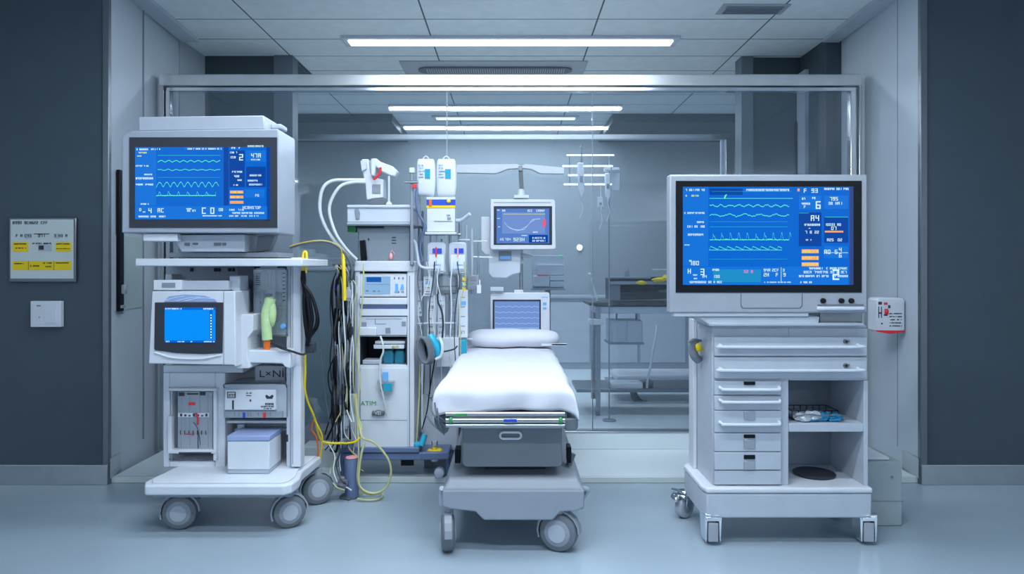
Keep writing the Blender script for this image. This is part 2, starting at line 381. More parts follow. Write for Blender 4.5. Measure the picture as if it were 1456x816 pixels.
MB().rect(43, 428, 86, 465, D-.035, .035).build('plate', 'white_matt', t, bev=.004)
MB().rect(47, 432, 81, 461, D-.0375, .003).build('inner_frame', 'white', t, bev=.001)
MB().rect(63, 441, 79, 459, D-.041, .003).build('button', 'white_matt', t, bev=.001)
c = MB(); c.glyphs(49, 434, 57, 435.5, D-.039, seed=2); c.rect(55, 450, 56.5, 452, D-.039, .001); c.build('marking', 'greytext', t)
# steel guard panel, slot and pull handle on left return wall
c = MB(); c.flat([(-2.503, 4.46), (-2.545, 4.86), (-2.555, 4.86), (-2.513, 4.46)], P(0, 440, 4.6).z, P(0, 336, 4.6).z)
tag(c.build('wall_guard_plate', 'palegreen', bev=.001), 'pale metal plate on the left return wall beside the black handle', 'wall plate')
t = thing('pull_handle', (-2.49, 4.50, 1.08), 'tall black vertical pull handle on the left return wall', 'handle')
MB().box(-2.502, -2.478, 4.46, 4.51, 1.07, 1.97).build('handle_bar', 'black', t, bev=.004)
MB().box(-2.507, -2.486, 4.512, 4.53, 1.05, 1.97).build('handle_plate', 'steel', t, bev=.002)
MB().box(-2.478, -2.45, 4.47, 4.50, 1.18, 1.24).box(-2.478, -2.462, 4.462, 4.508, 1.09, 1.11).build('latch', 'steel', t, bev=.003)
# dispenser on right wall
D = 4.55
t = thing('wall_dispenser', P(1266, 475, D), 'small white dispenser with red markings mounted on the right return wall', 'dispenser')
p0 = P(1246, 423, D); p1 = P(1287, 474, D)
MB().ppoly([(1247, 426), (1250, 423), (1284, 424), (1287, 428), (1287, 470), (1266, 474), (1247, 471)], D, .12).build('housing', 'white', t, bev=.008)
MB().rect(1284, 445, 1291, 455, D+.04, .03).build('wall_mount', 'white', t)
MB().ppoly([(1247, 469.5), (1287, 470), (1287, 471.5), (1266, 474.8), (1247, 471.5)], D-.003, .01).build('drip_edge', 'red', t)
c = MB().rect(1257, 430, 1262, 433, D-.003, .004).rect(1258, 439, 1263, 447, D-.003, .004).blob(P(1260.5, 443, D), .014, .012, .018); c.each('red_button', 'red', t)
c = MB().rect(1249, 429, 1254, 433, D-.002, .003).rect(1249, 436, 1250, 452, D-.002, .003).rect(1253, 436, 1254, 452, D-.002, .003).rect(1249, 444, 1254, 446, D-.002, .003)
c.rect(1257, 447, 1262, 449, D-.002, .003).rect(1263, 434, 1266, 438, D-.002, .003).rect(1253, 459, 1255, 461, D-.002, .003)
for k in range(5): c.glyphs(1265, 445+k*4.4, 1283, 446.5+k*4.4, D-.002, seed=60+k)
c.build('marking', 'ink', t)

# ================================================================ CASTER
def wheel_mb(c, ax, r, w, fancy=True):
    h = w/2
    return MB().lathe(c, ax, [(-h, r*.5), (-h, r*.78), (-h*.8, r*.94), (-h*.4, r), (h*.4, r), (h*.8, r*.94), (h, r*.78), (h*.98, r*.5)], 36)
def caster(parent, x, y, r, w, yaw, ztop, body='lightgrey', tyre='rubber', z0=0, fork=True, bname='caster'):
    ax = Vector((math.cos(yaw), math.sin(yaw), 0)); c = Vector((x, y, z0+r)); bk = Vector((-ax.y, ax.x, 0))
    m = MB(); m.cyl((x, y, z0+2*r+.004), (x, y, ztop), min(.02, w*.6), 14)
    m.cyl((x, y, z0+2*r+.002), (x, y, z0+2*r+.018), w*.85, 18)
    hw = w/2
    for s in (-1, 1):
        o = ax*s*(hw+.006); pts = []
        q = [(-.75, .25), (-.55, 1.02), (0, 1.12), (.55, 1.02), (.75, .25), (.3, -.15), (-.3, -.15)]
        A = [m.b.verts.new(c+o+bk*a*r*.62+Vector((0, 0, b*r))) for a, b in q]; B = [m.b.verts.new(c+o*(1+.006/(hw+.006))+bk*a*r*.62+Vector((0, 0, b*r))) for a, b in q]
        if fork:
            m.b.faces.new(A); m.b.faces.new(B[::-1])
            for i in range(len(q)): m.b.faces.new((A[i], B[i], B[(i+1) % len(q)], A[(i+1) % len(q)]))
    cs = m.build(bname, body, parent, bev=.002)
    wheel_mb(c, ax, r, w).build('tyre', tyre, cs)
    MB().lathe(c, ax, [(-hw*1.06, 0), (-hw*1.06, r*.5), (-hw*.9, r*.66), (hw*.9, r*.66), (hw*1.06, r*.5), (hw*1.06, 0)], 32).build('hub', 'wheelgrey', cs)
    return cs
def big_wheel(parent, x, y, r, w, yaw, ztop, z0=0):
    # broad twin-disc medical caster: visible disc face with ring and a curved hood
    ax = Vector((math.cos(yaw), math.sin(yaw), 0)); c = Vector((x, y, z0+r)); bk = Vector((-ax.y, ax.x, 0)); h = w/2
    m = MB(); m.cyl((x, y, z0+1.2*r), (x, y, ztop), .028, 18)
    hood = []
    for a in range(-20, 200, 20): hood.append((math.cos(math.radians(a)), math.sin(math.radians(a))))
    for s in (-1, 1):
        pass
    for (c0, s0), (c1, s1) in zip(hood, hood[1:]):
        q = []
        for cc, ss, rr in ((c0, s0, 1.06), (c1, s1, 1.06), (c1, s1, 1.16), (c0, s0, 1.16)): q.append((cc*r*rr, ss*r*rr))
        A = [m.b.verts.new(c-ax*h*.55+bk*a+Vector((0, 0, b))) for a, b in q]; B = [m.b.verts.new(c+ax*h*.55+bk*a+Vector((0, 0, b))) for a, b in q]
        m.b.faces.new(A); m.b.faces.new(B[::-1])
        for i in range(4): m.b.faces.new((A[i], B[i], B[(i+1) % 4], A[(i+1) % 4]))
    cs = m.build('caster', 'wheelgrey', parent)
    wheel_mb(c, ax, r, w).build('tyre', 'rubber', cs)
    MB().lathe(c, ax, [(-h*1.12, 0), (-h*1.12, r*.58), (-h*.98, r*.70), (h*.98, r*.70), (h*1.12, r*.58), (h*1.12, 0)], 36).build('hub', 'wheelgrey', cs)
    MB().lathe(c, ax, [(-h*1.2, r*.42), (-h*1.2, r*.46), (h*1.2, r*.46), (h*1.2, r*.42)], 36).build('hub_ring', 'lightgrey', cs)
    return cs

# ================================================================ SCREEN GRAPHICS
def trace(mb, x0, x1, y, amp, kind, D, period=11, th=.9, seed=0):
    rnd = random.Random(seed); x = x0; pts = []
    while x <= x1:
        ph = ((x-x0) % period)/period
        if kind == 'flat': v = rnd.uniform(-.1, .1)
        elif kind == 'wave': v = math.sin(ph*2*PI)*.5+rnd.uniform(-.35, .35)
        elif kind == 'pulse': v = (1 if .25 < ph < .38 else 0)+(.45 if .38 <= ph < .5 else 0)+rnd.uniform(-.1, .1)
        elif kind == 'saw': v = (1-ph) if ph > .12 else ph/.12
        elif kind == 'hump': v = max(0, math.sin(ph*PI))**1.3+rnd.uniform(-.06, .06)
        pts.append((x, y-v*amp)); x += 1.0
    for (a, b), (c, d) in zip(pts, pts[1:]):
        w = .55+abs(d-b)*.12
        mb.ppoly([(a, b-th/2), (c+.1, d-th/2), (c+.1, d+th/2), (a, b+th/2)], D, .0008)

# ================================================================ RIGHT MONITOR (large, on the drawer trolley)
D = 3.38
t = thing('patient_monitor', P(1093, 466, D+.1), 'large flat patient monitor with bright blue waveform screen standing on the right drawer trolley', 'monitor')
MB().rect(952, 248, 1234, 445, D, .07).build('bezel', 'silverbezel', t, bev=.008, seg=3)
MB().rect(975, 262, 1215, 430, D+.0705, .045).build('back_cover', 'lightgrey', t, bev=.02)
fr = MB().rect(961, 257, 1225.5, 416, D-.004, .005).build('screen_frame', 'black', t, bev=.001)
sc = MB().rect(971, 265.5, 1208, 405, D-.0055, .003).build('screen', 'scr_blue', t)
MB().rect(1207.5, 265, 1213.5, 405, D-.0052, .002).build('screen_edge', 'scr_navy', sc)
E = D-.0068
c = MB(); c.rect(971, 379, 1206, 405, E, .0012).rect(1172, 278, 1206, 297, E, .0012).rect(1172, 350, 1206, 367, E, .0012).rect(1136, 278, 1168, 298, E, .0012).rect(971, 265.5, 1007, 378, E, .0012).rect(1058, 268, 1122, 272.5, E, .0012); c.each('panel', 'scr_panel', sc)
MB().rect(1172, 308, 1206, 345, E, .0012).rect(1136, 302, 1168, 350, E, .0012).rect(1009, 268, 1056, 277, E, .0012).each('dark_panel', 'scr_deep', sc)
MB().rect(1014, 383, 1082, 401, E-.001, .0012).build('teal_panel', 'scr_teal', sc)
E -= .0014
c = MB()
trace(c, 1009, 1127, 282, .6, 'flat', E, th=.7, seed=1); trace(c, 1009, 1122, 292.5, 2.4, 'wave', E, period=13, th=1.1, seed=2)
c.ppoly([(1029, 282), (1031, 277), (1034, 276), (1032, 280), (1031, 283)], E, .001)
trace(c, 1009, 1122, 306, 3, 'wave', E, period=22, th=1.0, seed=3)
trace(c, 1010, 1125, 340.5, 9, 'pulse', E, period=12.2, th=1.1, seed=4); trace(c, 1009, 1112, 355, 5.5, 'saw', E, period=12, th=.9, seed=5)
c.rect(1008, 355, 1112, 355.8, E, .001); c.rect(1009, 340.5, 1122, 341.3, E, .001)
c.build('waveform', 'scr_green', sc)
c = MB(); c.rect(1009, 315, 1120, 315.4, E, .001).rect(1009, 322.3, 1120, 322.8, E, .001).rect(1009, 368, 1120, 368.4, E, .001).rect(1012, 272, 1125, 272.3, E, .001).rect(1173, 308, 1206, 309, E, .001).rect(1136, 302.5, 1150, 303.2, E, .001); c.each('grid_line', 'scr_dimgreen', sc)
c = MB(); E2 = E-.001
L = [(975, 268.5, 1003, 271.5), (973, 301.5, 1002, 304), (991, 314.5, 1002, 317), (975, 320.5, 1002, 323.5), (973, 332, 1000, 335), (972, 347.5, 980, 349), (980, 371, 997, 377), (980, 369.5, 984, 371),
     (978, 382, 985, 389), (985, 390, 991, 392), (985, 395, 991, 397), (996, 382, 1004, 391), (999, 391, 1006, 395), (1013, 382, 1024, 385), (1014, 391, 1024, 395), (977, 399.5, 1026, 402.5),
     (1086, 382, 1095, 386), (1086, 388, 1093, 393), (1098, 382, 1107, 386), (1099, 388, 1106, 393), (1113, 382, 1123, 386), (1114, 388, 1122, 393), (1087, 400.5, 1124, 402), (1060, 268.5, 1122, 271.5), (1136, 400, 1155, 402.5),
     (1138, 268, 1148, 274), (1154, 268, 1164, 274), (1172, 267, 1206, 270), (1138, 281, 1146, 284), (1155, 280, 1166, 283), (1140, 288, 1153, 291), (1143, 292, 1147, 296), (1160, 286, 1166, 297),
     (1180, 280, 1192, 285), (1178, 287, 1196, 291), (1153, 306, 1166, 314), (1144, 318, 1167, 321), (1150, 324, 1152, 325), (1145, 328, 1164, 332), (1146, 340, 1156, 342), (1173, 317.5, 1199, 321), (1182, 322, 1190, 327),
     (1176, 339, 1184, 343), (1188, 339, 1196, 343), (1150, 380, 1204, 383), (1140, 385, 1204, 388.5), (1136, 391, 1205, 394), (1184, 383, 1190, 398), (1172, 355, 1190, 361), (1193, 352, 1199, 358), (1193, 360, 1199, 366)]
for i, r in enumerate(L): MB().glyphs(*r, E2, seed=100+i).build('readout', 'scr_white', sc)
c.rect(1110.5, 380, 1111, 402, E2, .001).rect(1172, 359, 1206, 359.6, E2, .001)
c.each('divider_line', 'scr_white', sc)
c = MB()
for k, y in enumerate((354.5, 364, 373)): c.rect(1140, y, 1164, y+5.5, E, .001)
c.rect(1173, 328, 1199, 330.5, E, .001).rect(1134, 268, 1137, 272, E, .001); c.each('orange_readout', 'scr_orange', sc)
c = MB()
for k, y in enumerate((355.5, 365, 374)): c.glyphs(1141, y, 1163, y+3.5, E2, seed=200+k)
c.glyphs(975, 277, 993, 279.5, E2, seed=210); c.each('yellow_readout', 'scr_yellow', sc)
MB().glyphs(1058, 384, 1070, 388, E2, seed=9).build('pink_readout', 'scr_pink', sc)
# lower bezel furniture
c = MB(); pts = [(1053, 417), (1054.2, 417), (1054.2, 434), (1057, 437.5), (1137, 437.5), (1140, 434), (1140, 417), (1141.2, 417), (1141.2, 435), (1138, 438.7), (1056, 438.7), (1053, 435)]
c.ppoly(pts, D-.0016, .0026); c.build('flap_outline', 'midgrey', t)
for x in (1170, 1196, 1210):
    MB().lathe(P(x, 427.5, D), (0, -1, 0), [(0, .013), (.012, .012), (.016, .009), (.016, 0)], 18).build('control_knob', 'black', t)
MB().rect(1163, 432.5, 1228, 434.5, D-.004, .005).build('front_rail', 'darksteel', t)
MB().rect(958, 444.5, 1150, 450, D+.01, .06).rect(1163, 436, 1230, 441, D-.012, .05).each('lower_ledge', 'white', t, bev=.004)
MB().ppoly([(992, 450), (1166, 450), (1164, 463), (1018, 463), (1006, 461)], D+.02, .20).build('stand', 'cart', t, bev=.006)
MB().rect(1009, 459.5, 1229, 463.5, D+.0, .30).build('stand_foot', 'lightgrey', t, bev=.003)
MB().rect(1165, 442, 1226, 458.5, D+.10, .10).build('stand_block', 'darksteel', t, bev=.004)

# ================================================================ RIGHT DRAWER TROLLEY
D = 3.44
x0 = P(1013, 0, D).x; x1 = P(1234.5, 0, D).x
t = thing('drawer_trolley', ((x0+x1)/2, D+.2, 0), 'white wheeled drawer trolley with open shelf bays and chrome casters, on the right', 'trolley')
zbt = P(0, 690, D).z; zbb = P(0, 733, D).z; yb = D+.40
xm0 = P(1112, 0, D).x; xm1 = P(1122, 0, D).x; zopen = P(0, 541, D).z; ztop = P(0, 466, D).z
# platform with raised lip, back-left corner chamfered outwards as in the photo
def plan(o, y0): return [(x0-.035+o, y0), (x1+.0-o, y0), (x1-o, yb), (x0-.03+o, yb), (x0-.05+o, yb-.05), (x0-.05+o, y0+.05)]
MB().flat(plan(0, D-.035), zbb, zbt-.03).build('platform', 'cart', t, bev=.008, seg=3)
MB().flat(plan(-.004, D-.04), zbt-.028, zbt).build('platform_lip', 'white', t, bev=.010, seg=3)
b = MB()
b.box(x0, xm1, D+.006, yb-.02, zbt, ztop)                                # drawer column
b.box(xm1, x1, D+.006, yb-.02, zopen, ztop)                              # over the bay
b.box(x1-.022, x1, D, yb-.02, zbt, zopen)                                # right side
b.box(xm1, x1-.022, yb-.035, yb-.02, zbt, zopen)                         # back
b.build('body', 'cart', t, bev=.003)
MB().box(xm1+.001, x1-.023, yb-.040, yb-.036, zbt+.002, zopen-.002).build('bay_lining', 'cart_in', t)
MB().box(xm1, x1-.022, D, yb-.04, P(0, 614, D).z, P(0, 602, D).z).build('shelf', 'cart', t, bev=.003)
MB().box(x0+.0, x1-.01, D-.004, yb-.03, ztop, ztop+.014).box(x0+.01, x1-.03, D+.02, yb-.03, ztop+.01, ztop+.016).build('top_plate', 'lightgrey', t, bev=.003)
# left side upright trim
MB().box(x0-.022, x0-.001, yb-.12, yb-.03, zbt, ztop+.02).build('corner_post', 'white', t, bev=.004)
def drawer(a, b_, c_, d_, hy=None, latch=None, key=None, name='drawer'):
    dr = MB().rect(a, b_, c_, d_, D-.014, .019).build(name, 'cart', t, bev=.003)
    if hy:
        p = P(a+6, hy, D); q = P(c_-(16 if c_ > 1200 else 5), hy, D); h = MB()
        h.tube([(p.x, D-.014, p.z+.004), (p.x+.004, D-.034, p.z), (p.x+.03, D-.040, p.z-.004), (q.x-.03, D-.040, p.z-.004), (q.x-.004, D-.034, p.z), (q.x, D-.014, p.z+.004)], .0075, 10)
        h.box(p.x+.01, q.x-.01, D-.030, D-.014, p.z-.012, p.z-.004)
        h.build('handle', 'white_matt', dr)
    if latch:
        for (l0, l1) in latch:
            h = MB().rect(1058, l0, 1074, l1, D-.020, .007).build('latch', 'rail' if l1-l0 > 9 else 'black', dr, bev=.002); MB().rect(1060, l0+1, 1072, l0+2.5, D-.022, .003).rect(1060, l1-2.5, 1072, l1-1, D-.022, .003).each('latch_slot', 'black', dr) if 0 else None
    if key:
        p = P(1200, key, D); h = MB(); h.lathe((p.x, D-.014, p.z), (0, -1, 0), [(0, .011), (.01, .010), (.012, .006), (.012, 0)], 18).box(p.x-.006, p.x+.016, D-.026, D-.016, p.z-.003, p.z+.008); h.build('lock', 'darksteel', dr)
    return dr
drawer(1016, 479.5, 1233, 506, 491, key=485); drawer(1016, 508, 1233, 538, 524, key=519)
drawer(1016, 542, 1111, 561.5, 551, latch=[(542.5, 547.5)]); drawer(1016, 562.5, 1111, 583, 568.5); drawer(1016, 584, 1111, 615, 600, latch=[(585, 597)])
drawer(1016, 616, 1111, 642, latch=[(618, 623), (625, 638)]); drawer(1016, 643, 1111, 668, latch=[(647, 653), (655, 668.0)])
MB().rect(1016, 669, 1111, 689, D-.010, .012).build('kick_panel', 'cart', t, bev=.002)
for ch in [o for o in COL.objects if o.parent == t and o.name.startswith('drawer')]: pass
# chrome casters: two in front facing us, one rear swivelled with brake pedal, one rear right
def chrome_caster(x, y, yaw, brake=False, front=False):
    cs = caster(t, x, y, .062, .05, yaw, zbb+.002, 'chrome', 'lightgrey', bname='caster')
    ax = Vector((math.cos(yaw), math.sin(yaw), 0)); bk = Vector((-ax.y, ax.x, 0)); c0 = Vector((x, y, .062)) - bk*.0
    m = MB(); c1 = Vector((x, y, 0))
    for s, r_ in ((1, 1),):
        for zz, ww in ((.152, .040), (.128, .034)):
            m.tube([c1-ax*ww-bk*.035+Vector((0, 0, zz-.01)), c1-ax*ww*.9-bk*.05+Vector((0, 0, zz)), c1+ax*ww*.9-bk*.05+Vector((0, 0, zz)), c1+ax*ww-bk*.035+Vector((0, 0, zz-.01))], .008, 10)
    if brake: m.blob(c1-bk*.075+Vector((0, 0, .115)), .02, .03, .018).tube([c1-bk*.03+Vector((0, 0, .12)), c1-bk*.07+Vector((0, 0, .125)), c1-bk*.10+Vector((0, 0, .135))], .012, 10)
    if front: m.b.free(); fairing(cs, x, y); return
    m.build('brake_pedal', 'chrome', cs)
def fairing(cs, x, y):
    m = MB(); w = .041
    m.poly([(x-w, .155), (x+w, .155), (x+w+.002, .13), (x+w-.003, .022), (x+w-.010, .016), (x+w-.014, .118), (x-w+.014, .118), (x-w+.010, .016), (x-w+.003, .022), (x-w-.002, .13)], y-.066, y+.02)
    m.build('fairing', 'chrome', cs, bev=.003)
    m = MB(); m.box(x-w+.006, x+w-.006, y-.072, y-.060, .128, .140).box(x-w+.004, x+w-.004, y-.072, y-.06, .146, .153); m.each('fairing_bar', 'chrome', cs, bev=.002)
    MB().box(x-.024, x+.024, y-.070, y-.0645, .02, .112).build('fairing_plate', 'silverbezel', cs, bev=.003)
xa = P(1010, 0, 3.46).x; xb = P(1228, 0, 3.46).x
chrome_caster(xa, 3.475, 0.0, front=True); chrome_caster(xb, 3.475, 0.0, front=True)
chrome_caster(P(964, 0, 3.82).x+.03, 3.80, -.9, True); chrome_caster(xb, 3.80, .3)
# grey bracket hung on the trolley's left flank
t = thing('suction_valve', P(990, 512, 3.62), 'grey rounded hook with yellow valve hung on the left flank of the drawer trolley', 'valve')
q = P(991, 500, 3.66)
c = MB(); c.tube([P(979, 486, 3.60), P(986, 483, 3.6), P(996, 484, 3.64)], .008, 10); c.build('hook', 'grey', t)
c = MB(); c.tube([P(989, 484, 3.62), P(985, 494, 3.62), P(987, 505, 3.62), P(993, 512, 3.64)], .022, 14); c.build('body', 'grey', t)
c = MB(); c.tube([P(994, 490, 3.58), P(995, 496, 3.58), P(994, 500, 3.58)], .013, 12).blob(P(993, 494, 3.565), .016, .014, .022, .3); c.build('knob', 'yellow', t)
# things in the bay
D = 3.50; zs_ = P(0, 602, 3.44).z
t = thing('instrument_tray', (P(1160, 0, D).x, D+.06, zs_+.002), 'open black wire tray lying on the upper shelf of the trolley bay', 'tray')
xa, xb2 = P(1126, 0, D).x, P(1192, 0, D).x
m = MB()
for y in (D, D+.14):
    for z in (.006, .05): m.tube([(xa, y, zs_+z), (xb2, y, zs_+z)], .0025, 6, False)
for x in [xa+(xb2-xa)*k/7 for k in range(8)]: m.tube([(x, D, zs_+.05), (x, D, zs_+.006), (x, D+.14, zs_+.006), (x, D+.14, zs_+.05)], .002, 6, False)
for x in (xa, xb2): m.tube([(x, D, zs_+.05), (x, D+.14, zs_+.05)], .0025, 6, False)
m.build('wire_frame', 'black', t)
MB().box(xa+.01, xb2-.01, D+.01, D+.13, zs_+.008, zs_+.028).build('liner', 'lightgrey', t, bev=.004)
for i, (px, py, rx, rz, lab) in enumerate(((1155, 597, .034, .018, 'left blue glove bundled in the wire tray'), (1171, 596, .036, .022, 'middle blue glove bundled in the wire tray'), (1190, 597, .034, .020, 'right blue glove hanging over the end of the wire tray'))):
    m = MB(); p = P(px, py, D-.012); m.blob((p.x, p.y+.02, p.z+.012), rx, .03, rz, .5, 3)
    for k in range(4): m.tube([(p.x+.01*k-.01, p.y, p.z+.008), (p.x+.012*k-.03, p.y-.015, p.z+.004), (p.x+.014*k-.045, p.y-.012, zs_+.008)], .007, 8)
    tag(m.build('blue_glove', 'glovebig'), lab, 'glove', 'blue gloves in the tray')
m = MB(); q = P(1140, 597, D); m.blob((q.x, q.y-.015, zs_+.022), .035, .03, .020, .6, 3).blob((q.x+.05, q.y-.01, zs_+.03), .035, .03, .022, .6, 3)
tag(m.build('crumpled_wrapper', 'bagplastic'), 'crumpled clear wrapper in the wire tray left of the gloves', 'wrapper')
m = MB(); m.tube([P(1130, 592, 3.46), P(1150, 589, 3.46), P(1170, 591, 3.46), P(1196, 590, 3.47), P(1201, 597, 3.47), (P(1195, 0, 3.46).x, 3.46, zs_+.006)], .003, 6); tag(m.build('tray_cable', 'midgrey'), 'thin dark tube curling over the gloves in the tray', 'tube')
m = MB(); q = P(1155, 0, D+.14); m.lathe((q.x, D+.12, zbt), (0, 0, 1), [(0, .10), (.010, .105), (.014, .10), (.014, 0)], 36)
tag(m.build('dark_dish', 'darkgrey'), 'flat dark round dish on the floor of the lower trolley bay', 'dish')

# white floor box right of trolley
t = thing('floor_box', (1.93, 3.85, 0), 'pale concrete-like box standing on the floor between the trolley and the right wall', 'box')
xL = P(1232, 0, 3.67).x; xR = P(1283, 0, 3.67).x
MB().box(xL, xR, 3.67, 4.06, 0, .335).build('body', 'concrete', t, bev=.006)
MB().box(xL-.001, xR+.002, 3.668, 4.062, .128, .133).build('seam', 'grey', t)
MB().box(xL+.01, xR-.05, 3.70, 4.03, .336, .35).build('lid_sheet', 'white_matt', t, bev=.004)
MB().lathe((P(1268, 0, 3.67).x, 3.669, P(0, 678, 3.67).z), (0, -1, 0), [(0, .006), (.004, .006), (.004, 0)], 12).build('screw', 'darksteel', t)

# ================================================================ LEFT MONITOR
D = 3.5
t = thing('patient_monitor', P(290, 366, D+.15), 'deep boxy patient monitor with a capped top standing on the left machine shelf', 'monitor')
DB = .27
MB().ppoly([(173, 193), (187, 186), (395, 183), (396, 188), (396, 331), (173, 331)], D, DB).build('housing', 'bezel', t, bev=.006, seg=3)
MB().ppoly([(197, 166), (375, 164), (376, 183.5), (197, 186.5)], D+.02, DB-.07).build('top_cap', 'lightgrey', t, bev=.005)
MB().rect(385, 176, 400, 183, D+.12, .10).build('top_catch', 'lightgrey', t, bev=.006)
# bezel ring around screen
c = MB(); c.rect(183.5, 195, 394, 323.5, D-.006, .007); c.build('screen_frame', 'darkgrey', t, bev=.002)
sc = MB().rect(192, 209, 384, 312, D-.0085, .003).build('screen', 'scr_blue', t)
E = D-.0097
MB().rect(192, 293, 380, 311.5, E, .001).rect(192, 210, 222, 292, E, .001).rect(350, 214, 378, 230, E, .001).rect(348, 269, 376, 281, E, .001).rect(262, 209, 316, 213.5, E, .001).each('panel', 'scr_panel', sc)
MB().rect(326, 214, 348, 266, E, .001).rect(318, 209, 325, 292, E, .001).rect(379, 209, 384, 312, E, .001).rect(350, 237, 378, 266, E, .001).each('dark_panel', 'scr_deep', sc)
E -= .0012; c = MB()
trace(c, 224, 313, 230.5, 2.4, 'hump', E, period=10.5, th=1, seed=1); trace(c, 224, 313, 241.5, 1.5, 'wave', E, period=12, th=.8, seed=2)
trace(c, 222, 311, 266, 7, 'hump', E, period=10, th=1.1, seed=3); trace(c, 222, 307, 278, 5, 'pulse', E, period=13.5, th=1.0, seed=4)
c.rect(223, 277.4, 307, 278.4, E, .001)
c.build('waveform', 'scr_green', sc)
MB().rect(224, 220.5, 313, 221.2, E, .001).rect(224, 252, 313, 252.4, E, .001).each('grid_line', 'scr_dimgreen', sc)
c = MB(); E2 = E-.001
L = [(194, 211, 221, 213.5), (223, 211, 228, 213), (265, 210.5, 285, 212.5), (287, 210.5, 315, 212.5), (193, 234.8, 211, 236.8), (205, 247, 217, 249), (193, 252, 217, 255), (193, 261, 218, 263.5), (200, 289, 211, 291), (198, 296, 202, 300), (203, 300.5, 206, 302),
     (211, 296, 216, 303), (224, 296, 232, 302), (197, 306.5, 222, 309), (225, 306.5, 235, 309), (265, 296, 272, 297.5), (266, 298, 277, 301), (287, 295, 292, 304), (299, 295, 306, 304), (311, 296, 316, 300), (288, 306, 316, 307.5),
     (329, 209, 345, 211.5), (350, 206.5, 376, 209), (327, 215.5, 339, 218), (328, 222, 334, 225), (340, 219, 348, 228), (357, 218, 372, 224), (355, 226, 370, 228), (330, 243, 344, 245.5), (333, 249, 343, 252), (336, 255, 344, 257), (332, 262, 339, 264),
     (355, 248, 371, 250.5), (352, 255.5, 366, 258), (352, 261, 373, 263.5), (363, 276, 370, 279.5), (326, 297, 346, 299.5), (345, 293, 375, 297), (330, 301.5, 375, 304), (326, 306, 368, 308)]
for i, r in enumerate(L): MB().glyphs(*r, E2, seed=300+i).build('readout', 'scr_white', sc)
c.b.free()
c = MB()
for k, y in enumerate((271, 278, 285.5)): c.rect(327, y, 346, y+4, E, .001)
c.each('orange_readout', 'scr_orange', sc)
c = MB()
for k, y in enumerate((272, 279)): c.glyphs(328, y, 345, y+2.5, E2, seed=400+k)
c.glyphs(197, 216, 209, 218, E2, seed=410); c.glyphs(195, 221, 202, 222.5, E2, seed=411); c.each('yellow_readout', 'scr_yellow', sc)
# stand
MB().ppoly([(243, 334), (348, 333), (348, 358), (258, 358)], D+.06, .22).build('stand', 'lightgrey', t, bev=.004)
MB().rect(203, 332, 252, 343, D+.02, .10).build('under_bracket', 'white', t, bev=.004)
MB().rect(262, 345, 269, 349, D+.055, .008).rect(274, 345, 281, 348, D+.055, .008).rect(304, 345, 314, 349, D+.055, .008).rect(316, 345, 321, 349, D+.055, .008).each('socket', 'midgrey', t)
MB().rect(240, 359, 396, 365.8, D+.10, .25).build('foot_plate', 'grey', t, bev=.003)
m = MB().ppoly([(366, 335), (391, 334), (387, 345), (381, 356), (364, 358)], D+.12, .06); m.build('hinge_block', 'midgrey', t, bev=.004)

# ================================================================ LEFT MACHINE (anaesthesia workstation)
D = 3.80; S0 = 3.56
t = thing('anesthesia_machine', (-1.5, 3.85, 0), 'tall white wheeled anaesthesia workstation with shelves and small blue screen, at left', 'medical machine')
zp = .265
bx = lambda px, D=D: P(px, 0, D).x
# base platform
fl = bx(197, 3.5); fr_ = bx(412, 3.5)
pl = [(fl+.03, 3.5), (fr_-.03, 3.5), (fr_+.0, 3.53), (fr_+.012, 3.62), (bx(428, 3.72), 3.74), (bx(436, 3.8), 3.86), (bx(456, 4.03), 4.05), (fl+.05, 4.05), (fl, 3.56)]
MB().flat(pl, .213, zp).build('base_platform', 'white', t, bev=.010, seg=3)
inset = [((x+1.45)*.93-1.45, (y-3.78)*.9+3.78) for x, y in pl]
MB().flat(inset, zp, zp+.008).build('platform_mat', 'white_matt', t, bev=.003)
MB().flat([((x+1.45)*1.0-1.45, (y-3.78)*1.0+3.78) for x, y in inset], .196, .213).build('under_tray', 'grey', t)
# body: back shell + lower-left block + side rail
zsh = P(0, 376, S0).z
b = MB()
b.box(bx(232), bx(409), D+.22, D+.28, zp, zsh)                    # back
b.box(bx(232), bx(242), D+.02, D+.24, zp, zsh-.05)                # left side
b.rect(232, 530, 241, 664, D, .2); b.rect(306, 530, 320, 664, D, .22); b.rect(241, 530, 306, 551, D, .22); b.rect(241, 656, 306, 664, D, .22)
b.rect(320, 598, 412, 602, D+.02, .2); b.rect(313, 545, 321, 600, D+.01, .2)
b.rect(232, 519, 345, 530, D+.01, .20)
b.build('cabinet_shell', 'white', t, bev=.004)
MB().rect(407, 368, 413.5, 664, D, .24).rect(413.5, 366, 428, 664, D-.04, .07).build('side_rail', 'white', t, bev=.005)
MB().rect(415.5, 372, 416.5, 660, D-.0415, .002).build('rail_groove', 'grey', t)
MB().rect(236, 378, 358, 412, D+.12, .05).build('upper_recess_panel', 'lightgrey', t)
MB().rect(338, 380, 362, 470, D+.10, .06).build('recess_panel', 'grey', t)
MB().rect(341, 411, 355, 447, D+.02, .05).rect(345, 398, 352, 411, D+.04, .03).build('column_cover', 'lightgrey', t, bev=.003)
MB().rect(346, 434, 349, 447, D+.012, .008).build('slot', 'midgrey', t)
for px, w in ((270, 4), (304, 9), (324, 4), (330, 3)): MB().rect(px, 381, px+w, 386, D+.11, .012).each('socket', 'darkgrey', t, bev=.001)
# top shelf
MB().box(bx(192, S0), bx(430, S0+.0), S0, D+.26, P(0, 378.5, S0).z, P(0, 367.5, S0).z).build('top_shelf', 'white', t, bev=.006, seg=3)
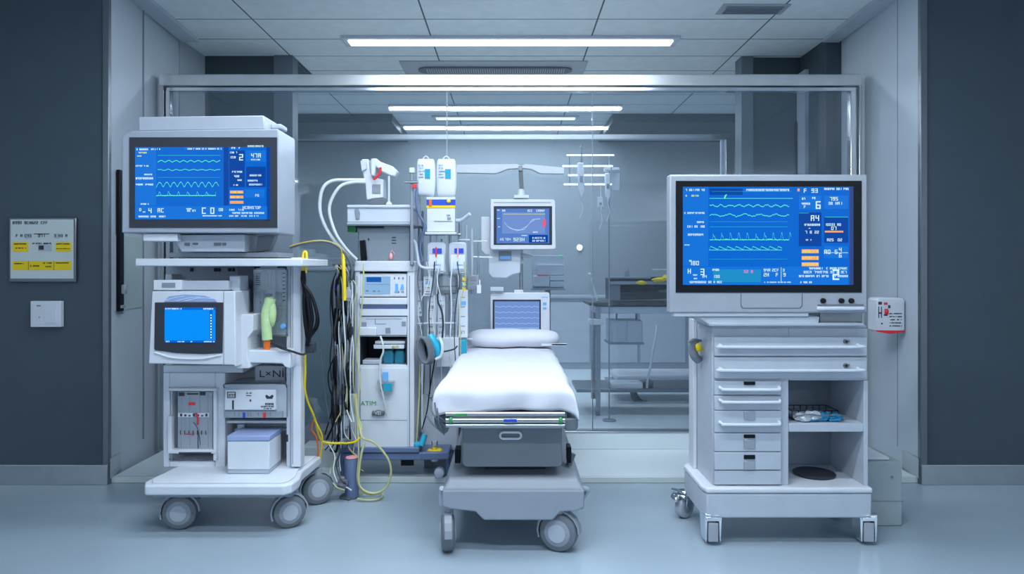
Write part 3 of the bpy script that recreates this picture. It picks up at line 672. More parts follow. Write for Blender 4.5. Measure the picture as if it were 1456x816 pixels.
# small monitor
DS = 3.56
sm = MB().ppoly([(216, 414), (334, 414), (335, 522), (332, 519), (211, 517)], DS, .19).build('screen_housing', 'white', t, bev=.006, seg=3)
MB().ppoly([(220, 430), (317, 430), (316, 502), (290, 503.5), (250, 502), (221, 498), (219, 496)], DS-.006, .008).build('screen_bezel', 'darkgrey', sm, bev=.002)
MB().rect(234, 437, 306, 487, DS-.0085, .003).build('screen', 'scr_bright', sm)
c = MB(); E = DS-.0098
c.rect(234, 437, 306, 440.5, E, .001).rect(298, 441, 302, 482, E, .001).rect(234, 484, 306, 487, E, .001); c.build('screen_bar', 'scr_blue', sm)
c = MB(); E -= .001; c.glyphs(235, 438, 258, 440, E, seed=1).glyphs(285, 438, 304, 440, E, seed=2)
for k in range(9): c.rect(299, 447+k*4, 301, 449+k*4, E, .001)
c.glyphs(236, 484.5, 240, 486.5, E).glyphs(252, 485, 262, 486.5, E, seed=4).glyphs(271, 485, 275, 486.5, E, seed=5).glyphs(290, 485, 305, 486.5, E, seed=6); c.build('screen_text', 'scr_white', sm)
MB().ppoly([(233, 429), (240, 421.5), (262, 418.5), (290, 420), (306, 425.5), (308, 429)], DS-.0055, .006).build('curved_badge', 'palelav', sm, bev=.001)
c = MB()
for (a, b_) in (((236, 427), (262, 421)), ((250, 428), (285, 422)), ((262, 428), (303, 424.5))): c.tube([P(a[0], a[1], DS-.006), P((a[0]+b_[0])/2, a[1]-4.2, DS-.007), P(b_[0], b_[1], DS-.006)], .0015, 6)
c.each('badge_line', 'scr_line', sm)
c = MB(); c.tube([P(220, 501, DS-.003), P(245, 508.5, DS-.004), P(285, 510, DS-.004), P(315, 504.5, DS-.003)], .005, 8); c.build('curved_lip', 'white_matt', sm)
c = MB(); c.rect(317.5, 414, 318.5, 520, DS-.001, .003); c.build('seam', 'grey', sm)
MB().rect(218, 398, 258, 412.5, DS+.03, .12).build('hood_box', 'white', sm, bev=.003)
MB().rect(260, 399, 325, 412.5, DS+.05, .12).build('hood', 'lightgrey', sm, bev=.003)
MB().rect(230, 402, 249, 409, DS+.028, .004).build('vent_grille', 'grey', sm)
MB().ppoly([(326, 392), (341, 392), (341, 413), (337, 415), (326, 411)], DS+.08, .12).build('swing_arm', 'lightgrey', sm, bev=.004)
# housing right of screen
MB().ppoly([(337, 447), (360, 447), (360, 470), (352, 480), (352, 510), (356, 522), (354, 524), (337, 524)], DS+.08, .2).build('side_housing', 'white', t, bev=.004)
MB().rect(336, 416, 339, 447, DS+.10, .02).build('hinge_rod', 'darksteel', t)
# clear flow-meter block
MB().rect(360, 383, 408, 477, D+.03, .02).build('flow_meter_back', 'white', t)
c = MB(); c.rect(360, 383, 408, 478, D-.02, .004).rect(360, 383, 362, 478, D-.02, .07).rect(406, 383, 408, 478, D-.02, .07).rect(360, 476, 408, 478.5, D-.02, .07).rect(374, 384, 375.5, 476, D-.018, .06).rect(391, 384, 392.5, 476, D-.018, .06).rect(362, 410, 406, 412, D-.018, .06).rect(376, 434, 406, 436, D-.018, .06)
c.build('flow_meter_case', 'clearplastic', t, bev=.001)
MB().rect(364, 381, 405, 384, D-.015, .07).rect(370, 378.6, 394, 381, D-.01, .05).build('flow_meter_cap', 'lightgrey', t, bev=.002)
c = MB()
for x, a, b_ in ((367, 386, 408), (383, 388, 408), (398, 386, 408), (398, 414, 432), (367, 414, 448), (398, 438, 455)): c.cyl(P(x, a, D+.02), P(x, b_, D+.02), .012, 14)
c.each('flow_tube', 'bagplastic', t)
c = MB()
for k in range(8): c.rect(402, 388+k*5.5, 405, 389.2+k*5.5, D-.0215, .001)
for k in range(6): c.rect(364, 389+k*3, 370, 389.8+k*3, D-.0215, .001)
c.glyphs(364, 429, 371, 432, D-.0215, seed=2); c.glyphs(364, 449, 371, 452, D-.0215, seed=3); c.build('scale_marking', 'ink', t)
MB().rect(365, 450, 373, 472, D+.0, .04).build('blue_canister', 'palelav', t, bev=.003)
MB().rect(392, 458, 406, 474, D-.010, .04).build('valve_box', 'white', t, bev=.003)
MB().lathe(P(403, 464, D-.022), (0, -1, 0), [(0, .016), (.012, .015), (.02, .010), (.02, 0)], 20).build('blue_valve', 'skyblue', t)
MB().lathe(P(357, 466, D-.03), (0, -1, 0), [(-.04, .018), (0, .02), (.012, .015), (.02, .010), (.02, 0)], 20).build('gas_outlet', 'cream', t)
# tray shelf
MB().ppoly([(348, 498), (411, 498), (413, 502), (413, 524), (405, 522), (401, 517), (352, 516), (347, 513)], D-.14, .14).build('tray_shelf', 'white', t, bev=.006)
lp = MB().rect(363, 520, 405, 543, D+.10, .02).build('label_plate', 'lightgrey', t)
words('label_text', 'L\u00d7N\u00cd', 'ink', lp, 368, 526, 10, D+.099, 1.25)
# left window cabinet
wn = MB(); wn.rect(238, 552, 308, 556, D-.03, .05).rect(238, 640, 306, 645, D-.03, .05).rect(303, 556, 308, 655, D-.02, .04).rect(238, 592, 244, 640, D-.02, .03)
wn = wn.build('specimen_frame', 'white', t, bev=.003)
MB().rect(241, 556, 304, 640, D+.15, .01).build('frame_back', 'white', wn)
MB().rect(253, 557, 302, 640, D+.0, .004).build('frame_glass', 'clearplastic', wn)
c = MB()
for y in (592, 616): c.rect(254, y-1.5, 296, y+1.5, D+.03, .03)
for x in (258, 270, 284, 296): c.cyl(P(x, 557, D+.06), P(x, 640, D+.06), .003, 8)
c.each('rack_rail', 'lightgrey', wn)
c = MB(); c.rect(254, 558, 262, 563, D-.002, .001).rect(266, 559, 282, 561, D-.002, .001).rect(284, 557, 292, 562, D-.002, .001)
for k in range(7): c.rect(256+k*6, 588+(k % 3), 259+k*6, 592, D-.002, .001).rect(256+k*6, 612, 257+k*6, 618, D-.002, .001)
c.rect(281, 612, 282, 640, D-.002, .001).tube([P(275, 600, D-.003), P(281, 610, D-.003), P(285, 632, D-.003)], .0015, 6); c.rect(254, 643, 300, 645, D-.032, .002)
c.build('frame_marking', 'ink', wn)
MB().rect(268, 572, 277, 576, D-.003, .005).tube([P(279, 587, D-.004), P(281, 594, D-.004), P(281, 604, D-.004)], .005, 8).tube([P(264, 617, D), P(276, 618, D)], .003, 6).each('red_fitting', 'red', wn)
MB().rect(253, 587, 275, 593, D-.0015, .002).rect(280, 587, 297, 593, D-.0015, .002).each('white_sticker', 'white_matt', wn)
c = MB(); c.glyphs(240, 652, 262, 654, D-.001, seed=71).glyphs(270, 652, 280, 654, D-.001, seed=72).glyphs(281, 652, 290, 654, D-.001, seed=73); c.build('plate_marking', 'greytext', t)
# control module
md = MB().ppoly([(318, 549), (320, 546), (404, 546), (407, 549), (407, 594), (318, 594)], D-.03, .22).build('control_module', 'lightgrey', t, bev=.004)
MB().ppoly([(320, 554), (392, 554), (392, 583), (319, 583)], D-.05, .025).build('control_panel', 'white', md, bev=.003)
MB().rect(318, 585, 401, 594, D-.055, .03).build('clear_strip', 'clearplastic', md, bev=.001)
c = MB(); E = D-.0515; c.rect(323, 557, 335, 558, E, .001).rect(323, 557, 324, 566, E, .001).rect(334, 557, 335, 566, E, .001).glyphs(325, 560, 333, 564, E, seed=3).rect(323, 565, 335, 566, E, .001)
c.rect(330, 569, 332.5, 582, E, .001).glyphs(350, 558, 358, 560, E, seed=5).glyphs(350, 562, 358, 563, E, seed=6).rect(355, 568, 357, 571, E, .001).glyphs(377, 573, 389, 576, E, seed=7).glyphs(371, 577, 389, 579, E, seed=8).glyphs(375, 580, 386, 581.5, E, seed=9)
c.ppoly([(377, 563), (379, 561), (383, 564), (387, 561), (389, 563), (387, 567), (379, 567)], E, .001)
c.build('panel_marking', 'ink', md)
c = MB(); E = D-.0565
for x in (333, 339, 352, 356, 367, 384): c.rect(x, 586, x+1, 592, E, .001)
c.each('strip_marking', 'greytext', md)
MB().rect(345, 586.5, 348.5, 594, E-.002, .003).build('blue_button', 'blue', md); MB().rect(374, 587, 378, 594, E-.002, .003).build('red_button', 'red', md)
c = MB(); c.tube([P(319, 552, D-.035), P(321, 545.5, D-.035), P(360, 545, D-.035), P(402, 545, D-.035), P(408, 551, D-.035)], .002, 6); c.build('module_wire', 'black', md)
# lower recess rails
MB().rect(333, 609, 409, 613, D+.08, .05).rect(337, 603, 347, 611, D+.06, .05).build('recess_rail', 'lightgrey', t, bev=.003)
MB().rect(406.4, 618, 409.5, 628, D-.002, .004).build('rail_slot', 'darkgrey', t)
# casters
big_wheel(t, P(257, 0, 3.64).x, 3.64, .088, .07, PI/2+.12, .20); big_wheel(t, P(411, 0, 3.66).x, 3.66, .084, .07, PI/2+.5, .20)
big_wheel(t, P(457, 0, 4.03).x-.02, 4.02, .088, .07, PI/2+.45, .20); big_wheel(t, -1.84, 4.02, .088, .07, PI/2, .20)
# white storage box on platform
DW = 3.66
t = thing('lidded_box', (P(353, 0, DW).x, DW+.1, zp+.008), 'white plastic box with translucent lid on the base platform of the left machine', 'box')
za = zp+.009; k = lambda y: P(0, y, DW).z
MB().box(P(323, 0, DW).x+.003, P(383, 0, DW).x-.003, DW+.004, DW+.19, za, za+.022).build('base', 'lightgrey', t, bev=.003)
MB().box(P(323, 0, DW).x, P(383, 0, DW).x, DW, DW+.19, za+.022, k(627.5)).build('body', 'white_matt', t, bev=.005)
MB().box(P(322.5, 0, DW).x, P(383.5, 0, DW).x, DW-.002, DW+.192, k(627), k(619.5)).build('lid', 'palelav', t, bev=.004)
# green handled bottle
t = thing('resuscitator_bottle', P(380, 499, 3.70), 'pale green curved bottle with orange neck on the tray shelf of the left machine', 'bottle')
c = MB(); c.tube([P(380, 483, 3.70), P(379, 466, 3.70), P(379, 445, 3.70), P(383, 432, 3.70), P(385, 424, 3.70)], .026, 18, r1=.028); c.blob(P(387, 445, 3.70), .022, .024, .075).blob(P(383, 427, 3.70), .026, .024, .022, 0, 3); c.build('body', 'lime', t)
c = MB(); c.cyl(P(379.5, 497, 3.70), P(379.5, 481.5, 3.70), .017, 18); c.build('neck', 'orange', t)
c = MB(); c.lathe(P(382, 421, 3.70), (0, 0, 1), [(0, .018), (.012, .018), (.014, .01), (.014, 0)], 18); c.build('cap', 'midgrey', t)
c = MB(); c.tube([P(386, 488, 3.66), P(400, 495, 3.64), P(414, 499, 3.66), P(430, 504, 3.70), P(437, 500, 3.72)], .006, 8).tube([P(386, 488, 3.66), P(399, 492, 3.64), P(408, 495, 3.65)], .010, 8, r1=.004)
tag(c.build('sensor_cable', 'darkgrey'), 'short black sensor lead from the orange neck to the hanging cable bundle', 'cable')
# coiled black cables hung on yellow strap
t = thing('cable_bundle', P(440, 505, 3.74), 'thick bundle of black cables hanging from a yellow strap beside the left machine', 'cable bundle')
for k in range(15):
    a = random.uniform(-1, 1); b_ = random.uniform(0, 1); c = MB(); dd = 3.74+.03*math.sin(k*2.3)
    c.tube([P(431+a*1.5, 385, dd), P(432-2*b_+a*2, 400, dd), P(430.5+b_*14, 420, dd), P(431+b_*22, 445+a*4, dd), P(433+b_*20, 462+a*6, dd), P(436+b_*6, 480, dd), P(438+a*3, 492, dd)], .0062, 7)
    c.build('cable', 'black' if k % 3 else 'darkgrey', t)
c = MB(); c.rect(434, 487, 446, 502, 3.71, .06); c.build('plug', 'darkgrey', t, bev=.006)
c = MB(); c.tube([P(431, 388, 3.72), P(430.5, 375, 3.72), P(431.5, 360, 3.72), P(435.5, 359, 3.72), P(436, 372, 3.72), P(434.5, 388, 3.72)], .0065, 8); c.build('strap', 'yellow', t)

# ================================================================ BED
BX = -.01
t = thing('hospital_stretcher', (BX, 4.0, 0), 'wheeled hospital stretcher with grey storage box in the centre foreground', 'bed')
xx = lambda px, D: P(px, 0, D).x
zz = lambda py, D: P(0, py, D).z
# chassis
ch = MB(); D = 3.30
ch.ppoly([(629, 697), (831, 697), (831, 722), (820, 727), (797, 728), (786, 740), (688, 740), (676, 728), (640, 724), (628, 720)], D, .05)
ch.build('front_bumper', 'chassis', t, bev=.008, seg=3)
sk = MB()
z1 = zz(697, D); zt2 = z1+.055; zt3 = zz(640, 3.5)
def loft(mb, rings):
    R_ = [[mb.b.verts.new(p) for p in r] for r in rings]
    for a, b in zip(R_, R_[1:]):
        n = len(a)
        for i in range(n): mb.b.faces.new((a[i], a[(i+1) % n], b[(i+1) % n], b[i]))
    mb.b.faces.new(R_[0][::-1]); mb.b.faces.new(R_[-1]); return mb
def ringr(x0, x1, y0, y1, z): return [(x0, y0, z), (x1, y0, z), (x1, y1, z), (x0, y1, z)]
loft(sk, [ringr(xx(629, D), xx(831, D), D+.02, 4.85, z1-.10), ringr(xx(629, D), xx(831, D), D, 4.87, z1), ringr(xx(638, D)+.0, xx(822, D), D+.03, 4.84, z1+.045), ringr(xx(655, D), xx(806, D), D+.20, 4.6, z1+.055), ringr(xx(664, D), xx(800, D), D+.30, 4.5, z1+.085), ringr(xx(668, D), xx(796, D), D+.34, 4.45, z1+.09)])
sk.build('chassis_cover', 'wheelgrey', t, bev=.012, seg=3)
MB().box(xx(690, 3.5), xx(775, 3.5)+.0, 3.46, 4.3, z1+.04, .50).build('lift_column', 'darkgrey', t, bev=.01)
# corner wheels
big_wheel(t, xx(795, 3.36), 3.36, .092, .075, PI/2-.35, z1-.05); big_wheel(t, xx(636, 3.34), 3.36, .090, .062, .12, z1-.05)
big_wheel(t, xx(795, 3.36), 4.72, .09, .07, PI/2-.2, z1-.05); big_wheel(t, xx(636, 3.34), 4.72, .09, .07, .2, z1-.05)
c = MB(); c.tube([(xx(829, D), D+.03, z1+.0), (xx(831, D)+.02, D+.06, z1-.02), (xx(826, D), D+.07, z1-.08)], .012, 10); c.tube([(xx(628, D), D+.03, z1+.0), (xx(626, D), D+.05, z1-.03), (xx(627, D), D+.06, z1-.09)], .014, 10); c.each('brake_lever', 'lightgrey', t)
# storage box
D = 3.34
c = MB(); c.ppoly([(657.5, 607), (799, 607), (799, 660), (796, 664), (662, 664), (658, 660)], D, .55); sb = c.build('storage_box', 'boxgrey', t, bev=.005, seg=2)
MB().rect(656, 604.5, 801, 609, D-.01, .57).build('storage_box_rim', 'lightgrey', t, bev=.003)
c = MB(); pts = []
for k in range(25):
    a = 2*PI*k/24; pts.append(P(726+(10 if math.cos(a) > 0 else -10)+5*math.cos(a), 619+4.6*math.sin(a), D-.006))
c.tube(pts, .0055, 8, False); c.build('grip_frame', 'white_matt', sb)
MB().rect(713, 616, 739, 622.5, D-.001, .003).build('grip_recess', 'midgrey', sb)
# deck + rails
D = 3.27
MB().box(xx(636, D), xx(802, D)+.02, D+.05, 4.95, zz(606, D), zz(588, D)).build('deck_frame', 'darksteel', t, bev=.006)
for y, r in ((588.5, .010), (597.5, .012), (605, .009)):
    MB().cyl((xx(634, D), D, zz(y, D)), (xx(803, D), D, zz(y, D)), r, 14).build('cross_rail', 'rail', t)
MB().rect(640, 591, 798, 595, D+.02, .02).build('rail_backing', 'grey', t)
for x in (641, 797): MB().blob(P(x, 597.5, D-.002), .012, .016, .018).build('rail_end', 'green', t)
MB().rect(645, 588, 664, 592, D-.012, .008).build('green_tag', 'green', t)
MB().rect(716, 596, 735, 600, D-.013, .006).build('blue_tag', 'blue', t)
MB().ppoly([(800, 596), (822, 594), (822, 609), (819, 612), (803, 612)], D+.03, .20).build('corner_bumper', 'midgrey', t, bev=.008)
MB().ppoly([(616, 590), (638, 586), (640, 604), (636, 616), (628, 618), (618, 604)], D+.05, .18).build('corner_bumper', 'midgrey', t, bev=.010)
c = MB()
for a, b_, e in (((612, 578), (618, 592), (634, 606)), ((618, 572), (622, 590), (638, 600)), ((606, 590), (616, 604), (632, 618)), ((622, 580), (624, 600), (630, 614))): c.tube([P(*a, D+.03), P(*b_, D+.02), P(*e, D+.04)], .0035, 8)
c.each('rail_linkage', 'darksteel', t)
for s, px in ((-1, 640), (1, 818)):
    m = MB(); x = xx(px, D+.02)
    m.tube([(x, 3.6, .66), (x+s*.02, 3.6, .60), (x+s*.02, 4.6, .60), (x, 4.6, .66)], .012, 10); m.build('side_rail', 'chrome', t)
c = MB()
for y, zz_ in ((3.55, .36), (3.7, .32), (3.85, .30)): c.cyl((xx(813, D), y, zz_-.03), (xx(813, D)+.03, y, zz_+.05), .016, 10)
c.each('side_pedal', 'midgrey', t, bev=.0)
MB().box(xx(647, 3.5), xx(655, 3.5), 3.48, 3.56, .38, .45).build('left_clip', 'black', t, bev=.003)
MB().box(xx(806, 3.5), xx(812, 3.5), 3.48, 3.56, .38, .46).build('right_clip', 'black', t, bev=.003)
MB().box(-.315, .275, 3.33, 4.93, zz(588, D)+.006, .775).build('mattress', 'white_matt', t, bev=.03, seg=3)
MB().rect(770, 489, 806, 491.5, 4.6, .02).box(.27, .37, 4.6, 4.62, .84, .85).build('head_bracket', 'white_matt', t)
# sheet
def sheet():
    bm = bmesh.new(); NU, NV = 72, 96; g = []
    hw = .322; y0, y1, zt = 3.305, 4.945, .797; r = .055
    def wrap(s, lim, drop):           # s arc coordinate from centre -> (horizontal, down)
        a = abs(s)
        if a < lim-r: return a, 0
        a -= lim-r; q = r*PI/2
        if a < q: th = a/r; return lim-r+r*math.sin(th), r*(1-math.cos(th))
        return lim, r+(a-q)
    for j in range(NV+1):
        row = []
        for i in range(NU+1):
            u = (i/NU)*2-1; v = j/NV
            yy = y0+r-(r*PI/2+.075)*(1-v/.12) if v < .12 else y0+r+(v-.12)/.88*(y1-y0-r)
            du = hw-r+r*PI/2+.055; s = u*du
            hx, dx = wrap(s, hw, 0); sg = 1 if s >= 0 else -1
            if v < .12:
                a = (1-v/.12)*(r*PI/2+.075); q = r*PI/2
                if a < q: th = a/r; yy = y0+r-r*math.sin(th); dy = r*(1-math.cos(th))
                else: yy = y0; dy = r+(a-q)
            else: dy = 0
            x = BX-.012+sg*hx; z = zt-max(dx, dy)-(.35*min(dx, dy))
            cor = min(dx, dy)
            flare = max(0, 1-(yy-y0)/.5)
            x += sg*flare*(.004+.10*dx+.05*cor); x += (-.012*flare if sg < 0 else -.016*flare)
            yy -= .10*cor
            n = noise.noise(Vector((x*7, yy*4, 1.3)))*.006+noise.noise(Vector((x*20+dy*5, yy*9, 4)))*.0022
            fold = (math.sin(x*31+yy*9+2*noise.noise(Vector((x*6, yy*3, 0))))*.008+noise.noise(Vector((x*9, dy*10, 7)))*.014)*min(1, dy*9)+math.sin(yy*17+x*5)*.009*min(1, dx*9)
            hang = .010*math.sin(x*6+1)*min(1, dy*8)
            row.append(bm.verts.new((x+fold*(dx > .02)*sg, yy-fold*(dy > .02)+n*.5, z+n+hang)))
        g.append(row)
    for j in range(NV):
        for i in range(NU): bm.faces.new((g[j][i], g[j][i+1], g[j+1][i+1], g[j+1][i]))
    mb = MB(); mb.b = bm; return mb
so = sheet().build('bed_sheet', 'sheet', angle=80)
s_ = so.modifiers.new('solid', 'SOLIDIFY'); s_.thickness = .004; s_.offset = 1
tag(so, 'smooth white sheet draped over the stretcher mattress', 'sheet')
# pillow roll
c = MB(); pw = .315; ys = 4.80; zc = .866
N_ = 40
for k in range(N_+1):
    pass
prof = []
for k in range(N_+1):
    u = -1+2*k/N_; rr_ = .062*(1-abs(u)**7)**.5+.0; prof.append((u*pw, max(rr_, .012)))
c.lathe((BX+.03, ys, zc), (1, 0, 0), [(-pw, 0)]+prof+[(pw, 0)], 36)
for v in c.b.verts:
    n = noise.noise(v.co*9)*.006; v.co.y = ys+(v.co.y-ys)*1.45; v.co.z += n; v.co.y += n
po = c.build('pillow', 'sheet', angle=80); tag(po, 'rolled white pillow lying at the head of the stretcher', 'pillow')

# ================================================================ EQUIPMENT RACK
D = 4.35
xx = lambda px, D=4.35: P(px, 0, D).x
zz = lambda py, D=4.35: P(0, py, D).z
t = thing('equipment_rack', (xx(547), D+.17, 0), 'tall narrow white equipment rack with drawers and a lit control panel left of the bed', 'equipment rack')
MB().rect(503.5, 371, 589, 386, D-.01, .37).build('top_cap', 'white', t, bev=.006)
b = MB(); b.rect(505, 386, 511.5, 637, D, .35).rect(579, 386, 589, 637, D, .35).rect(511.5, 386, 579, 637, D+.30, .05).rect(511.5, 519, 579, 523, D+.004, .30).rect(511.5, 477, 579, 478.5, D+.01, .30); b.build('cabinet', 'white', t, bev=.003)
MB().rect(581.5, 392, 583, 636, D-.001, .002).rect(507, 392, 508, 636, D-.001, .002).build('frame_groove', 'grey', t)
cp = MB().rect(511, 389, 578.5, 422, D+.006, .28).build('control_unit', 'lightcover', t, bev=.003)
MB().rect(512.5, 391, 577, 420.5, D+.003, .004).build('control_face', 'white', cp)
MB().rect(516, 393, 555, 418, D+.0, .004).build('display', 'display_pale', cp)
MB().rect(521, 394, 542, 401, D-.0015, .002).build('display_window', 'display_dark', cp)
c = MB(); c.rect(521, 404, 555, 404.6, D-.001, .001).rect(520, 412.5, 524, 414.5, D-.001, .001).rect(530, 413, 534, 415, D-.001, .001).rect(537, 413, 540, 415, D-.001, .001).rect(560, 394, 562, 397, D+.001, .002).rect(566, 394, 568, 397, D+.001, .002).rect(572, 394, 574, 397, D+.001, .002).glyphs(560, 414, 575, 416.5, D+.001, seed=4); c.build('marking', 'greytext', cp)
MB().rect(562, 403.5, 566, 416, D+.0, .004).build('blue_key', 'skyblue', cp); MB().ppoly([(568.5, 412), (571, 404), (573.5, 404), (574.5, 412)], D+.0, .004).build('blue_key', 'skyblue', cp)
MB().rect(511, 423.5, 579, 433, D-.02, .30).build('shelf_lip', 'white', t, bev=.004)
MB().rect(512, 433, 578, 439.5, D+.02, .27).build('slot_shadow_strip', 'palelav', t)
MB().rect(511, 439.5, 579, 449, D-.005, .30).build('shallow_drawer', 'white', t, bev=.002)
dr = MB().rect(511.5, 450, 578.5, 476.5, D+.002, .28).build('drawer', 'lightcover', t, bev=.002)
MB().rect(511, 466, 535, 477, D-.02, .03).build('drawer_tab', 'white_matt', dr, bev=.003)
MB().rect(548, 466, 555, 474, D-.002, .004).build('drawer_lock', 'grey', dr, bev=.001)
c = MB().rect(533, 454, 534, 461, D+.0005, .002).rect(533, 460, 549, 461, D+.0005, .002).rect(520, 453, 572, 453.7, D+.0005, .002).rect(514, 458, 521, 464, D+.0005, .002).rect(571, 457, 577, 464, D+.0005, .002); c.build('drawer_seam', 'grey', dr)
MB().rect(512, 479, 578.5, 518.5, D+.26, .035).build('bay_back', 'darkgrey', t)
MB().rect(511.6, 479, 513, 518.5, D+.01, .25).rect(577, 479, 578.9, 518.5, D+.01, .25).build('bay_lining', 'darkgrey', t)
dd = MB().rect(512, 523, 579.5, 637, D-.006, .04).build('lower_door', 'white_matt', t, bev=.003)
MB().rect(512.5, 597, 579, 597.7, D-.007, .002).build('door_seam', 'grey', dd)
words('door_text', 'ATIM', 'green', dd, 512.5, 570, 6.5, D-.0075, 1.1)
MB().blob(P(538, 587, D-.016), .033, .012, .019).blob(P(531, 587, D-.018), .010, .014, .016).blob(P(545, 587, D-.018), .010, .014, .016).build('door_knob', 'midgrey', dd)
words('knob_text', 'VEI', 'white_matt', dd, 532.5, 584.5, 5.5, D-.030, .9)
MB().ppoly([(536, 541), (560, 542), (560, 544), (558, 557), (540, 557), (536, 543)], D-.05, .045).build('cup_holder', 'clearplastic', dd, bev=.002)
MB().rect(545, 545, 557, 556, D-.056, .006).build('teal_sticker', 'teal', dd)
MB().rect(544, 529, 551, 541, D-.03, .025).build('blue_clip', 'skyblue', dd, bev=.002)
MB().rect(541, 546, 545, 556, D-.055, .006).build('dark_clip', 'midgrey', dd)
# rack base frame (blue grey)
f = MB(); f.rect(486, 636, 596, 644, D-.02, .40).rect(486, 644, 600, 654, D-.01, .36); f.build('base_beam', 'bluegrey', t, bev=.006)
for (a, b_, c_, d_, Y) in ((488, 654, 508, 712.0, 4.075), (481, 634, 503, 683, 4.42), (632, 643, 640, 686.0, 4.42)):
    x0, x1 = xx(a, Y), xx(c_, Y); m = MB(); r = (x1-x0)/2; zb_ = max(zz(d_, Y), 0)
    m.lathe(((x0+x1)/2, Y+r, zb_+.012), (0, 0, 1), [(0, r*.98), (.006, r), (zz(b_, Y)-zb_-.02, r), (zz(b_, Y)-zb_-.012, r*.97)], 28); m.build('base_leg', 'bluegrey', t)
    MB().lathe(((x0+x1)/2, Y+r, max(zb_-.02, .0 if Y < 4.3 else .038)), (0, 0, 1), [(0, r*.9), (.03, r*.9)], 24).build('foot', 'midgrey', t)
MB().lathe((xx(498, 4.075), 4.075+.04, zz(653, 4.075)), (0, 0, 1), [(0, .036), (.004, .034)], 28).build('leg_cap', 'pink', t)
MB().tube([(xx(498, 4.075), 4.12, .20), (xx(498, 4.075), 4.3, .20), (xx(500, 4.35), 4.40, .20)], .022, 12).build('leg_arm', 'bluegrey', t)
MB().flat([(xx(488, 4.075)-.03, 4.10), (xx(498, 4.075), 4.06), (xx(498, 4.075), 4.2), (xx(488, 4.075)-.03, 4.16)], .001, .014).build('foot_pedal', 'midgrey', t, bev=.004)
MB().flat([(xx(596), 4.34), (xx(640, 4.42), 4.36), (xx(640, 4.42), 4.62), (xx(596), 4.70)], zz(654), zz(643)).build('base_shelf', 'bluegrey', t, bev=.008)
MB().rect(570, 655, 588, 662, D+.02, .02).build('base_foot_bar', 'black', t)
MB().lathe(P(625, 671, 4.4), (0, -1, 0), [(-.02, .03), (0, .034), (.03, .030), (.035, .02), (.035, 0)], 18).build('swivel_knob', 'lightgrey', t)
# contents of the rack bay
c = MB(); c.rect(533, 485, 576, 489, D+.03, .16).rect(531, 490, 575, 496, D+.03, .16); tag(c.build('slotted_case', 'white_matt', bev=.004), 'white slotted plastic case in the dark open bay of the rack', 'case')
for i, (px, lab) in enumerate(((552, 'left teal pouch below the white case in the rack bay'), (568, 'right teal pouch below the white case in the rack bay'))):
    c = MB(); p = P(px, 508, D+.09); c.ppoly([(px-8+i, 498), (px+6, 497), (px+8, 505), (px+7.5, 518), (px-8, 518.3), (px-9+i, 508)], D+.05, .09); tag(c.build('teal_pouch', 'deepteal', bev=.016, seg=3), lab, 'pouch', 'teal pouches in the rack')
c = MB(); c.rect(515, 512, 541, 518.3, D+.01, .12); tag(c.build('small_tray', 'lightgrey', bev=.006), 'small pale tray on the left floor of the rack bay', 'tray')
c = MB(); c.rect(563, 491, 567, 495, D+.028, .004).blob(P(560, 493, D+.03), .012, .008, .012); tag(c.build('lime_clip', 'paleyellow'), 'tiny yellow green clip on the white case in the rack bay', 'clip')
# clear hood and white box above rack
t = thing('instrument_hood', P(545, 370, D+.1), 'white flat box on a clear plastic hood standing on top of the rack', 'instrument')
MB().rect(509, 322, 583, 370.5, D+.02, .004).rect(581.5, 322, 583, 370.5, D+.02, .24).rect(509, 322, 510.5, 370.5, D+.02, .24).rect(509, 322, 583, 370.5, D+.24, .004).build('clear_hood', 'smoked', t)
MB().rect(493.5, 292, 584, 316, D-.02, .32).rect(493, 291, 586, 295.5, D-.03, .34).build('white_box', 'lightcover', t, bev=.005)
MB().rect(493, 316, 586, 319.3, D-.03, .34).build('lower_lip', 'lightgrey', t, bev=.003)
MB().rect(488, 319.3, 597, 320.8, D-.035, .34).build('shelf_edge', 'midgrey', t)
MB().ppoly([(504, 297), (510, 297), (512, 303), (511, 312), (506, 312), (504.5, 303)], D-.026, .008).build('side_latch', 'grey', t, bev=.003)
c = MB(); c.rect(508, 321, 545, 324.5, D+.0, .02); c.build('rim_slot', 'darkgrey', t); MB().rect(494, 321, 506, 330, D+.03, .05).build('green_foot', 'green', t, bev=.003)
c = MB()
for k in range(3): c.rect(557, 337+k*4, 563, 338.3+k*4, D+.0185, .001)
c.rect(523, 339, 525, 342, D+.0185, .001); c.build('vent_marking', 'ink', t)
c = MB(); c.ppoly([(511, 342), (519, 341), (522, 369), (513, 371)], D-.0, .015); c.rect(519, 360, 521, 371, D, .01).build('dark_probe', 'black', t, bev=.003)
c = MB(); c.blob(P(556, 365, D-.0), .012, .012, .022, .3).tube([P(555, 362, D), P(557, 356, D), P(561, 361, D)], .002, 6); c.build('pink_tip', 'pink', t)
